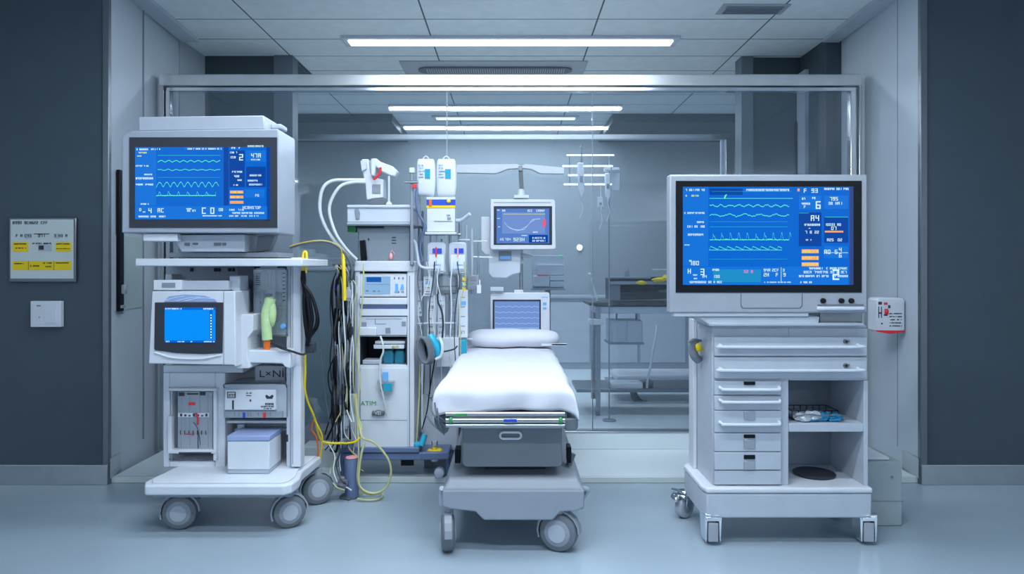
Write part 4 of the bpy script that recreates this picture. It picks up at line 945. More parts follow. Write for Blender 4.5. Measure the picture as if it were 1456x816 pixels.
# pump head device
t = thing('pump_head', P(531, 290, D+.1), 'white articulated device head with a red stripe on top of the white box', 'device')
MB().ppoly([(514, 226), (524, 226), (526, 244), (531, 252), (545, 255), (545, 281), (521, 284), (519, 262), (514, 240)], D+.02, .12).build('body', 'white', t, bev=.006)
MB().ppoly([(527, 225), (535, 225), (541, 230), (558, 236), (565, 243), (562, 251), (555, 250), (542, 244), (534, 236), (533, 250), (527, 250)], D-.01, .09).build('arm', 'white_matt', t, bev=.008)
MB().tube([P(531, 255, D-.012), P(535, 252, D-.015), P(540, 246, D-.015), P(541, 238, D-.015)], .008, 8).build('red_stripe', 'red', t)
MB().rect(529, 262, 541, 275, D+.015, .008).build('display', 'grey', t, bev=.002)
MB().ppoly([(528, 281), (545, 280), (548, 290.5), (523, 290.5)], D+.02, .10).build('foot', 'midgrey', t, bev=.004)
MB().cyl(P(553, 250, D), P(553, 291, D), .0065, 12).lathe(P(553, 291, D), (0, 0, 1), [(0, .02), (.01, .018), (.02, .008)], 16).build('post', 'hose', t)
MB().ppoly([(512, 228), (520, 228), (521, 240), (514, 244)], D+.0, .03).build('side_cap', 'lightcover', t, bev=.004)
def cable(name, m, r, pts, lab, cat='tube', grp=None, seg=8, n=5):
    return tag(MB().tube([P(*p) for p in pts], r, seg, True, n).build(name, m), lab, cat, grp)
cable('white_hose', 'hose', .011, [(519, 256, 4.36), (495, 256, 4.32), (473, 257, 4.3), (460, 266, 4.28), (455, 285, 4.28), (456, 305, 4.28), (464, 325, 4.28), (476, 343, 4.28), (492, 360, 4.3), (506, 372, 4.32)], 'outer thick white hose arching from the pump head down to the rack', 'hose', seg=12)
cable('white_hose', 'cream', .010, [(519, 259, 4.34), (503, 259, 4.3), (485, 264, 4.26), (473, 280, 4.25), (468, 298, 4.25), (472, 318, 4.25), (480, 337, 4.25), (494, 356, 4.27), (507, 369, 4.30)], 'inner thick cream hose arching from the pump head down to the rack', 'hose', seg=12)
cable('braided_lead', 'midgrey', .007, [(412, 352, 4.1), (432, 346, 4.1), (455, 343, 4.12), (472, 346, 4.14), (484, 354, 4.14), (494, 366, 4.16), (500, 380, 4.18), (500, 400, 4.2)], 'dark lead with yellow wrap running from the left monitor towards the rack', 'lead')
cable('yellow_lead', 'yellow', .0022, [(412, 350, 4.08), (432, 344.5, 4.08), (455, 341.5, 4.1), (472, 344.5, 4.12), (484, 352, 4.12), (488, 372, 4.14), (489, 400, 4.14), (490, 428, 4.14)], 'thin yellow lead above the dark braided lead between monitor and rack', 'lead')
cable('yellow_lead', 'yellow', .011, [(487, 356, 4.16), (488.5, 375, 4.14), (489.5, 400, 4.13), (490, 427, 4.13)], 'short thick yellow tube at the top of the cable tangle', 'tube')

# cable tangle between left machine and rack
rnd = random.Random(11)
hk = thing('cable_hook', P(490, 380, 4.30), 'small metal cable hook arm on the left edge of the rack holding the tangle', 'hook')
MB().tube([P(505, 376, 4.36), P(492, 377, 4.30), P(480, 380, 4.26), P(478, 384, 4.24)], .006, 8).build('arm', 'darksteel', hk)
MB().cyl(P(473, 376, 4.24), P(503, 376, 4.24), .007, 10).build('crossbar', 'darksteel', hk)
G1 = 'dark cables in the tangle left of the rack'
ORD = ['leftmost', 'second', 'third', 'fourth', 'fifth', 'sixth', 'seventh', 'eighth', 'ninth', 'tenth', 'eleventh', 'twelfth', 'thirteenth', 'fourteenth', 'fifteenth', 'rightmost']
for k in range(16):
    x = 471+k*1.6+rnd.random()*1.2; y1 = rnd.choice((560, 590, 610, 625, 640)); pts = [(488+rnd.uniform(-10, 10), 376, 4.24)]
    yy = 400
    while yy < y1: pts.append((x+rnd.uniform(-3, 3), yy, 4.24+rnd.uniform(-.09, .06))); yy += rnd.uniform(25, 45)
    pts.append((x+rnd.uniform(-10, 10), y1, 4.2))
    cable('cable', ('darkgrey', 'black', 'midgrey', 'black')[k % 4], rnd.choice((.004, .006, .008)), pts, '%s cable, %s of the dark cables counted from the left in the tangle' % (('dark grey', 'black', 'mid grey', 'black')[k % 4], ORD[k]), 'cable', G1, 7)
G2 = 'pale tubes in the tangle left of the rack'
for k in range(8):
    x = 483+k*2.9+rnd.random()*1.5; y1 = rnd.choice((600, 625, 650, 670)); pts = [(488+rnd.uniform(-12, 12), 377, 4.22)]; yy = 405
    while yy < y1: pts.append((x+rnd.uniform(-3, 3), yy, 4.2+rnd.uniform(-.05, .05))); yy += rnd.uniform(25, 40)
    pts.append((x+rnd.uniform(-14, 14), y1, 4.15))
    cable('tube', ('lightcover', 'paleyellow', 'hose')[k % 3], rnd.choice((.003, .0045)), pts, 'thin %s tube, %s of the pale tubes counted from the left in the cable tangle' % (('white', 'yellowish', 'cream')[k % 3], ORD[k] if k < 7 else 'last'), 'tube', G2, 6)
for (a, b_, c_, d_, m_, lab) in ((478, 392, 497, 440, 'smoked', 'upper clear pouch hanging in the cable tangle'), (473, 438, 484, 482, 'black', 'black slim plug box hanging in the cable tangle'), (484, 448, 500, 520, 'smoked', 'long clear sleeve hanging in the middle of the cable tangle'), (470, 541, 486, 576, 'pink', 'pinkish bag hanging low in the cable tangle'), (490, 560, 505, 628, 'bagplastic', 'long pale bag hanging low beside the rack foot'), (488, 500, 503, 548, 'midgrey', 'dark connector block in the lower cable tangle')):
    c = MB(); c.rect(a, b_, c_, d_, 4.23, .03)
    tag(c.build('pouch' if 'clear' in lab or 'bag' in lab else 'connector', 'smoked' if m_ == 'pink' else m_, bev=.008), lab, 'pouch' if 'clear' in lab or 'bag' in lab else 'connector')
for i, (px, py) in enumerate(((477, 402), (495, 418), (498, 470), (478, 500), (497, 535), (474, 585), (492, 600), (500, 392))):
    c = MB(); c.rect(px-3.5, py-6, px+3.5, py+6, 4.19, .02).rect(px-2, py-10, px+2, py+10, 4.195, .012)
    tag(c.build('connector', ('blue', 'lightgrey', 'darkgrey', 'white', 'black', 'darkgrey', 'lightgrey', 'darkgrey')[i], bev=.002), 'small %s plug connector %s in the cable tangle' % (('blue', 'light grey', 'dark grey', 'white', 'black', 'dark grey', 'light grey', 'dark grey')[i], ('at the upper left', 'at the upper right', 'at middle right', 'at middle left', 'at lower middle right', 'at lower left', 'at lower right', 'topmost of all, beside the rack cap')[i]), 'connector')
cable('black_lead', 'black', .004, [(478, 500, 4.2), (472, 515, 4.18), (467, 530, 4.18), (468, 550, 4.18), (474, 570, 4.18), (470, 590, 4.18), (462, 618, 4.18)], 'black lead bowing out to the left of the cable tangle')
cable('thin_lead', 'midgrey', .0025, [(452, 464, 3.9), (455, 485, 3.95), (456, 505, 4.0), (459, 530, 4.05), (462, 560, 4.1), (468, 600, 4.15)], 'hair thin dark lead hanging between black bundle and tangle', 'lead')
cable('yellow_cable', 'yellow', .006, [(434, 503, 3.80), (434, 530, 3.80), (433.5, 553, 3.82), (438, 572, 3.86), (445, 588, 3.9), (449, 600, 3.95), (452, 615, 4.0), (458, 627, 4.05), (470, 630, 4.08), (486, 630, 4.1)], 'bright yellow cable running down beside the left machine and across to the rack foot', 'cable')
cable('orange_cable', 'orange', .0045, [(446, 597, 3.93), (443, 610, 3.95), (450, 622, 3.98), (452, 640, 4.02), (452, 653, 4.04)], 'orange cable looping below the yellow cable, left strand', 'cable')
cable('orange_cable', 'yellow', .005, [(447, 596, 3.93), (453, 608, 3.95), (458, 620, 3.98), (457, 640, 4.02), (455, 653, 4.04)], 'amber cable looping below the yellow cable, right strand', 'cable')
cable('yellow_cable', 'yellow', .006, [(484, 630, 4.10), (494, 630, 4.08), (505, 628, 4.06), (512, 622, 4.06)], 'short yellow cable end crossing the rack foot', 'cable')
cable('looped_tube', 'paleyellow', .0065, [(503, 560, 4.18), (507, 585, 4.16), (512, 610, 4.12), (516, 623, 4.08), (530, 628, 4.05), (543, 640, 4.05), (553, 655, 4.05), (556, 672, 4.05), (551, 690, 4.05), (541, 699, 4.05), (528, 701, 4.05), (516, 696, 4.05), (510, 685, 4.05), (511, 665, 4.06), (514, 645, 4.06), (518, 630, 4.07)], 'pale yellow tube making a large round loop on the floor before the rack')
cable('looped_tube', 'paleyellow', .005, [(505, 705.5, 4.15), (520, 700.5, 4.13), (536, 701.5, 4.13), (544, 703, 4.15), (540, 709, 4.07), (524, 711, 4.04), (508, 709, 4.05)], 'flat pale yellow coil lying on the floor below the big loop')
cable('looped_tube', 'paleyellow', .0045, [(506, 560, 4.15), (508, 590, 4.12), (509, 620, 4.1), (510, 650, 4.08), (508, 680, 4.06), (514, 697, 4.06), (528, 704, 4.06), (542, 700, 4.06)], 'pale yellow tube hanging in front of the rack corner to the floor coil')
cable('looped_tube', 'paleyellow', .0045, [(517, 375, 4.22), (516, 420, 4.2), (508, 500, 4.2), (512, 540, 4.18), (508, 580, 4.16), (515, 612, 4.12)], 'long pale tube running along the left front edge of the rack')
cable('drip_tube', 'cream', .006, [(541, 478, 4.33), (544, 488, 4.30), (545, 500, 4.30), (541, 512, 4.30), (540, 535, 4.30), (545, 565, 4.30), (550, 590, 4.32)], 'cream tube hanging out of the rack bay over the door')
cable('floor_lead', 'cream', .004, [(468, 632, 4.12), (476, 648, 4.1), (474, 668, 4.08), (480, 686, 4.06), (488, 690, 4.05), (500, 697, 4.02)], 'pale lead trailing from tangle down to the round rack foot', 'lead')
cable('floor_lead', 'paleyellow', .004, [(478, 650, 4.1), (470, 668, 4.1), (470, 680, 4.06), (478, 692, 4.03), (490, 697, 4.0)], 'yellowish lead trailing from tangle to the floor behind the machine wheel', 'lead')
cable('floor_lead', 'darkgrey', .004, [(478, 625, 4.12), (484, 640, 4.1), (478, 660, 4.09), (484, 680, 4.06), (492, 688, 4.04)], 'dark lead trailing from tangle down to the round rack foot', 'lead')
c = MB(); c.blob(P(487, 691, 4.05), .03, .03, .018, .5).rect(480, 684, 494, 690, 4.05, .05); tag(c.build('floor_plug', 'midgrey'), 'dark plug cluster lying at the foot of the cable tangle', 'plug')
# low pale box left behind the cables
c = MB(); c.rect(428, 636, 481, 683, 4.62, .25); tag(c.build('low_box', 'cream', bev=.006), 'low pale box on the floor behind the yellow and orange cables', 'box')
c = MB(); c.rect(428, 611, 484, 633, 4.80, .2); tag(c.build('low_rail_box', 'grey', bev=.006), 'grey low housing behind the cables above the pale floor box', 'housing')

# ================================================================ IV POLE CLUSTER
D = 4.50
t = thing('infusion_stand', (xx(630, 4.6), 4.6, 0), 'crowded infusion stand with several steel poles between rack and bed head', 'stand')
def pole(px, y0, y1, r=.008, Y=4.6, m_='steel', nm='pole'): return MB().cyl(P(px, y1, Y), P(px, y0, Y), r, 12).build(nm, m_, t)
MB().rect(601, 482, 652, 640, 4.55, .28).build('cabinet', 'white', t, bev=.005)
MB().rect(603, 484, 650, 637, 4.545, .01).build('cabinet_door', 'lightcover', t, bev=.003)
c = MB()
for k in range(6): c.tube([P(607+k*5, 560+k*5, 4.543), P(612+k*5, 566+(k % 3)*6, 4.541), P(618+k*4, 560+(k % 4)*7, 4.543)], .0014, 5)
c.each('wire_scribble', 'ink', t)
MB().rect(603, 640, 648, 686, 4.6, .18).build('cabinet_plinth', 'grey', t)
pole(596, 262, 482, .009, 4.54, 'lightgrey'); pole(601, 300, 482, .008, 4.62); pole(640, 325, 482, .009, 4.62); pole(654, 310, 482, .008, 4.62); pole(663, 320, 640, .007, 4.62, 'lightgrey'); pole(671, 325, 420, .010, 4.60, 'lightgrey'); pole(680, 345, 415, .006, 4.60); pole(628, 340, 482, .006, 4.66); pole(612, 331, 482, .006, 4.66)
rp = thing('rack_pole', P(585.5, 376, 4.30), 'short grey pole with cream cap clamped to the right front corner of the rack top', 'pole')
MB().cyl(P(585.5, 376, 4.30), P(585.5, 243, 4.30), .010, 14).build('pole', 'grey', rp)
MB().rect(581.5, 238, 589.5, 246, 4.285, .035).build('pole_cap', 'cream', rp, bev=.006)
MB().cyl(P(575, 259, 4.285), P(595, 259, 4.285), .007, 10).build('cross_clamp', 'darksteel', rp)
MB().rect(586, 262, 592, 267, 4.27, .02).build('red_clamp', 'red', rp, bev=.002)
MB().rect(583, 372, 588, 378, 4.295, .044).build('rack_clamp', 'darksteel', rp, bev=.002)
MB().cyl(P(592, 460, 4.5), P(648, 459, 4.5), .006, 10).cyl(P(590, 482, 4.6), P(672, 482, 4.6), .006, 10).build('cross_rod', 'hose', t)
MB().cyl(P(600, 333, 4.55), P(655, 333, 4.55), .008, 10).build('cross_rod', 'steel', t)
MB().cyl(P(652, 341, 4.58), P(668, 341, 4.58), .006, 8).cyl(P(672, 343, 4.6), P(692, 343, 4.6), .005, 8).cyl(P(672, 365, 4.6), P(700, 366, 4.6), .005, 8).each('cross_rod', 'hose', t)
MB().tube([P(647, 313, 4.5), P(655, 313, 4.5), P(662, 309, 4.48), P(668, 304, 4.46)], .012, 10).build('lever', 'lightcover', t)
MB().rect(604, 330, 649, 333, 4.42, .14).build('tray', 'white_matt', t, bev=.003)
MB().rect(585, 243, 586, 243.5, 4.5, .002)
# boxes on the tray
bb = thing('supply_box', P(627, 330, 4.45), 'white box with blue and yellow band below the two big infusion bags', 'box')
MB().rect(607, 280, 647, 329.5, 4.44, .10).build('carton', 'white', bb, bev=.003)
MB().rect(606.5, 284, 647.5, 291.8, 4.436, .006).build('blue_band', 'blue', bb); MB().rect(606.5, 292, 647.5, 295.5, 4.436, .006).build('yellow_band', 'signyellow', bb); MB().rect(606.5, 280, 647.5, 283.5, 4.436, .006).build('pale_band', 'cream', bb)
MB().rect(610, 284, 614, 293, 4.432, .006).build('orange_tab', 'orange', bb); MB().blob(P(638, 286, 4.434), .014, .006, .012).build('yellow_cap', 'yellow', bb)
c = MB().rect(617, 314, 643, 314.8, 4.436, .004).rect(635, 305, 640, 307, 4.436, .004).rect(636, 309, 641, 312, 4.436, .004); c.build('carton_seam', 'grey', bb)
# infusion bags (top pair)
def bag(a, b_, c_, d_, Y, lab, cat='infusion bag', grp=None, m_='white_matt', col='teal', th=.05):
    r = thing('infusion_bag', P((a+c_)/2, d_, Y+th/2), lab, cat, grp); w = c_-a; h = d_-b_; m = MB()
    n = 14; rings = []
    for i in range(n+1):
        v = i/n; y = b_+h*v; k = min(1, (math.sin(PI*min(max(v, .0), 1))**.35)); hw_ = w/2*(.80+.20*k); hd = th/2*(.25+.75*k); ring = []
        cx = (a+c_)/2+math.sin(v*3)*.6
        for q in range(16):
            an = 2*PI*q/16; sx = math.copysign(abs(math.cos(an))**.5, math.cos(an)); sy = math.copysign(abs(math.sin(an))**.8, math.sin(an))
            p = P(cx+hw_*sx, y, Y+th/2); ring.append((p.x, Y+th/2+hd*sy, p.z))
        rings.append(ring)
    loft(m, rings); m.build('bag', m_, r, angle=60)
    lb = MB().rect(a+w*.45, b_+h*.27, a+w*.72, b_+h*.52, Y-.004, .004).build('label_patch', col, r)
    c = MB()
    for i in range(5): c.glyphs(a+w*.12, b_+h*(.15+.08*i), a+w*(.35+.05*(i % 3)), b_+h*(.18+.08*i), Y-.003, seed=int(a)+i)
    c.build('print', 'skyblue', r)
    MB().tube([P((a+c_)/2-w*.2, b_+1, Y+.02), P((a+c_)/2, b_-4, Y+.02), P((a+c_)/2+w*.2, b_+1, Y+.02)], .004, 8).build('hanging_loop', 'white_matt', r)
    return r
bag(592, 226, 619, 279, 4.44, 'left large white infusion bag at the top of the stand', grp='large infusion bags'); bag(620, 226, 649, 279.5, 4.44, 'right large white infusion bag at the top of the stand', grp='large infusion bags')
def hbag(a, c_, lab, s):
    r = thing('drip_bag', P((a+c_)/2, 389, 4.44), lab, 'infusion bag', 'hanging drip bags')
    MB().ppoly([(a, 346), (a+6, 344), (c_-3, 344), (c_, 348), (c_-1, 372), (c_, 386), (c_-4, 389), (a+1, 388), (a, 370)], 4.46, .035).build('bag', 'bagplastic', r, bev=.008)
    MB().rect(a+8, 353, a+21, 360, 4.452, .01).build('blue_label', 'blue', r, bev=.001)
    MB().rect(a+12, 351, a+14, 365, 4.448, .008).build('pink_marker', 'pink' if s else 'red', r)
    MB().rect(a+3, 362, c_-3, 385, 4.456, .006).build('paper_label', 'white_matt', r)
    c = MB().rect(a+12, 376, a+20, 377, 4.453, .002).rect(a+13, 370, a+13.7, 377, 4.453, .002).glyphs(a+4, 382, c_-4, 384, 4.453, seed=a); c.build('print', 'skyblue', r)
    MB().tube([P((a+c_)/2, 388, 4.47), P((a+c_)/2+1, 400, 4.47), P((a+c_)/2, 430, 4.48), P((a+c_)/2-2, 480, 4.5)], .003, 6).build('drip_tube', 'hose', r)
    MB().tube([P((a+c_)/2, 345, 4.47), P((a+c_)/2, 338, 4.48), P((a+c_)/2+1, 333, 4.5)], .003, 6).build('hook', 'steel', r)
hbag(607, 634, 'left small drip bag with blue label hanging below the tray', 0); hbag(638, 664, 'right small drip bag with blue label hanging below the tray', 1)
# pumps and modules on poles
def module(a, b_, c_, d_, lab, m_='white', Y=4.52, marks=1, dep=.06, name='infusion_pump'):
    r = thing(name, P((a+c_)/2, d_, Y+dep/2), lab, 'infusion pump')
    MB().rect(a, b_, c_, d_, Y, dep).build('casing', m_, r, bev=.004)
    c = MB(); h = d_-b_; w = c_-a
    for k in range(4): c.rect(a+w*.25, b_+h*(.15+.2*k), a+w*.7, b_+h*(.15+.2*k)+1, Y-.002, .003)
    c.glyphs(a+w*.2, b_+h*.86, c_-w*.2, b_+h*.92, Y-.002, seed=int(a)); c.build('button_marks', 'greytext', r)
    MB().rect(a+w*.25, b_+h*.24, a+w*.8, b_+h*.32, Y-.003, .004).build('display', 'skyblue' if marks > 1 else 'grey', r)
    return r
module(602, 393, 615, 421, 'small white pump with tab clipped to the left pole of the stand', marks=2, Y=4.48)
module(607, 420, 619, 479, 'tall pale pump module, leftmost of the upright row'); module(622, 418, 633, 480, 'tall white pump module, second of the upright row', 'lightcover'); module(652, 412, 665, 480, 'tall white pump module nearest the bed pillow', 'white', marks=2)
module(665, 391, 681, 412, 'small grey pump box on the right pole of the stand', 'grey', 4.54); module(639, 425, 650, 482, 'tall clear pump module, third of the upright row', 'smoked')
module(593, 400, 600, 450, 'thin white pump module squeezed against the rack side', 'lightcover')
c = MB(); c.rect(678, 405, 684, 417, 4.53, .03).rect(681, 398, 683, 406, 4.53, .02); tag(c.build('white_clip', 'white', bev=.002), 'white clip at the right end of the small grey pump box', 'clip')
for i, (y, m_, n_) in enumerate(((394, 'yellow', 'topmost'), (401, 'lime', 'second'), (408, 'yellow', 'lowest'))):
    tag(MB().ppoly([(657, y), (662, y+1), (663, y+5), (658, y+5)], 4.44, .02).build('yellow_clip', m_, bev=.001), '%s small yellow green clip below the right drip bag' % n_, 'clip')
# clear canister
t2 = thing('clear_canister', P(636, 420, 4.5), 'clear round canister with dark rings behind the drip bag tubes', 'canister')
p = P(636, 418, 4.56); MB().lathe((p.x, 4.56, p.z), (0, 0, 1), [(0, .06), (.01, .072), (.10, .072), (.12, .068)], 28).build('jar', 'smoked', t2)
for z in (.02, .05, .122): MB().lathe((p.x, 4.56, p.z+z), (0, 0, 1), [(0, .0745), (.005, .0745)], 28).build('ring', 'midgrey', t2)
cable('blue_grey_hose', 'bluegrey', .009, [(594, 262, 4.46), (592, 285, 4.44), (596, 305, 4.43), (604, 320, 4.43), (600, 335, 4.43), (597, 355, 4.43), (601, 372, 4.43)], 'blue grey hose curving down beside the left large infusion bag', 'hose')
cable('white_pipe', 'lightcover', .009, [(584, 342, 4.42), (590, 344, 4.40), (593, 358, 4.40), (596, 376, 4.40), (605, 381, 4.40), (616, 381, 4.42)], 'white bent pipe from rack top round to the stand', 'pipe')
LL = ['white infusion line second from the left among the pumps of the stand', 'dark infusion line under the left drip bag', 'pale infusion line just right of the left drip bag', 'pale infusion line under the left edge of the right drip bag', 'yellowish infusion line nearest the pillow', 'grey infusion line closest to the rack side', 'pale infusion line third from the left among the pumps', 'dark infusion line under the right drip bag']
for i, (a, b_, r, m_) in enumerate(((606, 600, .003, 'hose'), (618, 611, .004, 'darkgrey'), (626, 630, .003, 'hose'), (645, 640, .004, 'hose'), (660, 655, .003, 'paleyellow'), (597, 602, .004, 'midgrey'), (609, 618, .003, 'hose'), (650, 646, .003, 'darkgrey'))):
    cable('infusion_line', m_, r, [(a, 372, 4.45), (a+rnd.uniform(-5, 5), 400, 4.43), (b_+rnd.uniform(-6, 6), 440, 4.43), (b_, 478, 4.44), (b_+rnd.uniform(-3, 3), 520, 4.46), (b_, 560, 4.48)], LL[i], 'tube', 'infusion lines on the stand', 6)
cable('curved_line', 'darkgrey', .006, [(622, 418, 4.42), (623, 430, 4.41), (628, 442, 4.41), (630, 460, 4.41), (629, 480, 4.42)], 'dark curved line crossing the tall pump modules')
cable('lime_line', 'paleyellow', .005, [(597, 520, 4.40), (596, 560, 4.40), (594, 600, 4.38), (592, 628, 4.38)], 'yellow green line running down beside the rack door')
cable('black_line', 'black', .004, [(619, 505, 4.38), (616, 525, 4.40), (611, 555, 4.42), (607, 585, 4.45), (600, 610, 4.46)], 'black line hanging from the blue breathing mask')
# coil + mask
t3 = thing('breathing_mask', P(608, 520, 4.40), 'grey hose coil with a bright blue breathing mask hanging on the stand beside the bed', 'breathing mask')
for k in range(4):
    pts = []
    for q in range(25):
        a = 2*PI*q/24; pts.append(P(602+k*2.2+(8-k*.4)*math.cos(a)+3*math.sin(a), 498+18*math.sin(a), 4.30+.014*k))
    MB().tube(pts, .010, 8, False).build('hose_coil', 'boxgrey', t3)
MB().blob(P(605, 499, 4.38), .030, .02, .070).build('coil_pad', 'darkgrey', t3)
c = MB(); c.tube([P(611, 477, 4.40), P(615, 484, 4.39), P(620, 494, 4.39), P(623, 504, 4.40)], .026, 14, r1=.034); c.blob(P(620, 493, 4.40), .032, .035, .050, .25, 3); c.build('mask', 'cyan', t3)
MB().tube([P(625, 480, 4.38), P(629, 492, 4.36), P(627, 506, 4.36), P(619, 511, 4.36)], .010, 10).build('clear_rim', 'hose', t3)
c = MB(); c.rect(620, 480, 652, 522, 4.47, .06); tag(c.build('wall_module', 'white', bev=.006), 'white squared module just behind the blue breathing mask', 'module')
tag(MB().rect(654, 483, 663, 512, 4.5, .05).build('teal_cylinder', 'teal', bev=.01), 'small teal cylinder between white module and pillow', 'cylinder')
cable('valve_line', 'darkgrey', .005, [(628, 500, 4.42), (636, 499, 4.40), (646, 496, 4.40), (650, 492, 4.42)], 'short dark line from mask to the white module')
# valves on base
t4 = thing('yellow_valve', P(618, 650, 4.38), 'yellow lobed valve knob with clear cap on the blue grey base shelf', 'valve')
MB().blob(P(618, 643, 4.40), .040, .03, .022, .3, 3).blob(P(611, 642, 4.40), .02, .025, .018).blob(P(625, 641, 4.40), .02, .025, .018).build('knob', 'yellow', t4)
MB().lathe(P(618, 640, 4.40), (0, 0, 1), [(0, .018), (.03, .014), (.032, 0)], 16).build('stem', 'yellow', t4)
MB().lathe(P(618, 634, 4.40), (0, 0, 1), [(0, .018), (.03, .022), (.032, 0)], 16).build('cap', 'clearplastic', t4)
MB().lathe(P(618, 655, 4.40), (0, 0, 1), [(0, .022), (.04, .024)], 16).build('base', 'hose', t4)
c = MB(); c.blob(P(594, 632, 4.36), .028, .022, .018, .2).cyl(P(599, 634, 4.36), P(604, 618, 4.38), .018, 14); tag(c.build('cyan_valve', 'cyan'), 'bright cyan valve at the right end of the rack base beam', 'valve')

# ================================================================ MONITORS BEHIND THE BED
D = 4.86
t = thing('monitor_stand', (xx(741, 4.93), 4.93, .036), 'tall thin floor pole with white wing shaped cross arm behind the bed head', 'stand')
Y = 5.05
MB().cyl((xx(741, Y), Y, .06), (xx(741, Y), Y, zz(236, Y)), .012, 16).build('pole', 'steel', t)
MB().lathe((xx(741, Y), Y, .037), (0, 0, 1), [(0, .10), (.02, .095), (.03, .03)], 28).build('base', 'darksteel', t)
MB().ppoly([(649, 234), (735, 233), (741, 236), (741, 239), (722, 240), (706, 246.5), (649, 245.5)], Y-.08, .05).ppoly([(741, 236), (747, 233), (802, 238), (802, 247), (768, 246.5), (755, 240), (741, 239)], Y-.08, .05).build('wing_arm', 'white_matt', t, bev=.003)
MB().ppoly([(737, 236), (743, 236), (745, 270), (739, 270)], Y-.11, .02).build('drop_link', 'midgrey', t, bev=.003)
MB().lathe(P(740, 240, Y-.11), (0, -1, 0), [(0, .016), (.015, .016), (.015, 0)], 20).build('joint', 'darksteel', t)
MB().rect(731, 277, 752, 281.5, Y-.19, .18).lathe(P(741, 281, Y-.10), (0, 0, 1), [(0, .035), (.02, .03), (.06, .018)], 20).build('mount_plate', 'hose', t, bev=.002)
MB().cyl(P(735, 360, Y-.04), P(757, 366, Y-.04), .014, 12).cyl(P(741, 330, Y-.16), P(741, 330, Y), .02, 12).cyl(P(741, 372, Y-.1), P(741, 372, Y), .016, 12).cyl(P(741, 445, Y-.05), P(741, 445, Y), .016, 12).build('mount_arm', 'hose', t)
t = thing('wave_monitor', P(742, 355, D), 'small white monitor with curved trace hung above the bed head', 'monitor')
MB().ppoly([(697.5, 283), (787, 283.5), (789.5, 286), (790.5, 352), (788, 354.5), (699, 355), (697, 353)], D-.04, .07).build('housing', 'white', t, bev=.006, seg=3)
MB().rect(702, 287.5, 783, 288.5, D-.0415, .003).build('seam', 'grey', t)
MB().rect(702, 293, 785, 348, D-.043, .004).build('screen_frame', 'darkgrey', t, bev=.001)
sc = MB().rect(706, 296.5, 781, 346, D-.0445, .003).build('screen', 'scr_pale', t)
E = D-.0458
MB().rect(714, 302, 775, 332, E, .001).build('graph_panel', 'scr_pale2', sc); MB().rect(752, 334, 779, 345, E, .001).build('dark_panel', 'scr_deep', sc)
E -= .001; c = MB(); pp = [(717, 316), (722, 322), (730, 326), (740, 327), (750, 321), (757, 312), (768, 311)]
for (a, b_), (c_, d_) in zip(pp, pp[1:]): c.ppoly([(a, b_-.5), (c_, d_-.5), (c_, d_+.5), (a, b_+.5)], E, .001)
pp = [(724, 324), (735, 328), (746, 326), (754, 316), (760, 313)]
for (a, b_), (c_, d_) in zip(pp, pp[1:]): c.ppoly([(a, b_-.4), (c_, d_-.4), (c_, d_+.4), (a, b_+.4)], E, .001)
c.build('curve', 'scr_line', sc)
MB().rect(716, 304, 775, 304.5, E, .001).build('axis_line', 'scr_yellow', sc)
for i, r in enumerate(((707, 298, 711, 299.5), (714, 298, 719, 301), (750, 298, 775, 301), (707, 310, 711, 311), (708, 322, 711, 323), (711, 338.5, 716, 342), (718, 338.5, 727, 342), (730, 338, 747, 343), (757, 337, 775, 339.5), (757, 341, 775, 343.5), (758, 329, 768, 331), (741, 334, 750, 335.5))): MB().glyphs(*r, E, seed=500+i).build('readout', 'scr_white', sc)
MB().rect(772, 312, 776, 322, E, .001).build('red_readout', 'scr_red', sc)
D2 = 4.98
t = thing('ecg_monitor', P(739, 470, D2), 'lower small white monitor with pale blue screen just behind the pillow', 'monitor')
MB().ppoly([(697, 418), (699, 416), (780, 416), (781.5, 418), (782, 475), (697, 475)], D2-.03, .06).build('housing', 'white', t, bev=.006)
MB().rect(700.5, 426, 769, 474, D2-.033, .004).build('screen_frame', 'darkgrey', t, bev=.001)
sc = MB().rect(703, 428.5, 767, 473, D2-.0345, .003).build('screen', 'scr_pale2', t)
for i, y in enumerate((436, 444, 452, 460)): c = MB(); trace(c, 704, 766, y, 1.2, 'wave', D2-.0355, period=9, th=.5, seed=i); c.build('trace', 'scr_line', sc)
MB().rect(704, 466, 766, 466.6, D2-.0355, .001).build('baseline', 'scr_line', sc)
c = MB().rect(772, 430, 777, 434, D2-.032, .003).rect(772, 437, 777, 440, D2-.032, .003).rect(770, 422, 779, 423, D2-.032, .003); c.each('button', 'skyblue', t)
MB().rect(731, 412, 744, 417, D2-.02, .03).build('handle', 'white_matt', t, bev=.003)
t = thing('bracket_device', P(716, 398, 4.95), 'white rounded device box below and left of the hung monitor', 'device')
MB().ppoly([(695, 354), (741, 355), (740, 388), (728, 391), (720, 396), (699, 395), (694, 388)], 4.90, .06).build('body', 'lightcover', t, bev=.008)
MB().ppoly([(684, 308), (697, 308), (697, 362), (690, 362), (684, 356)], 4.90, .05).build('side_arm', 'white', t, bev=.006)
MB().rect(709, 357, 727, 370, 4.893, .008).build('label_panel', 'grey', t); MB().rect(711, 364, 726, 368.5, 4.891, .008).build('blue_label', 'skyblue', t)
MB().cyl(P(684, 366, 4.92), P(700, 366, 4.92), .008, 8).build('rod', 'hose', t)
MB().rect(697, 408, 716, 414, 4.92, .04).build('lower_tab', 'lightcover', t, bev=.003)

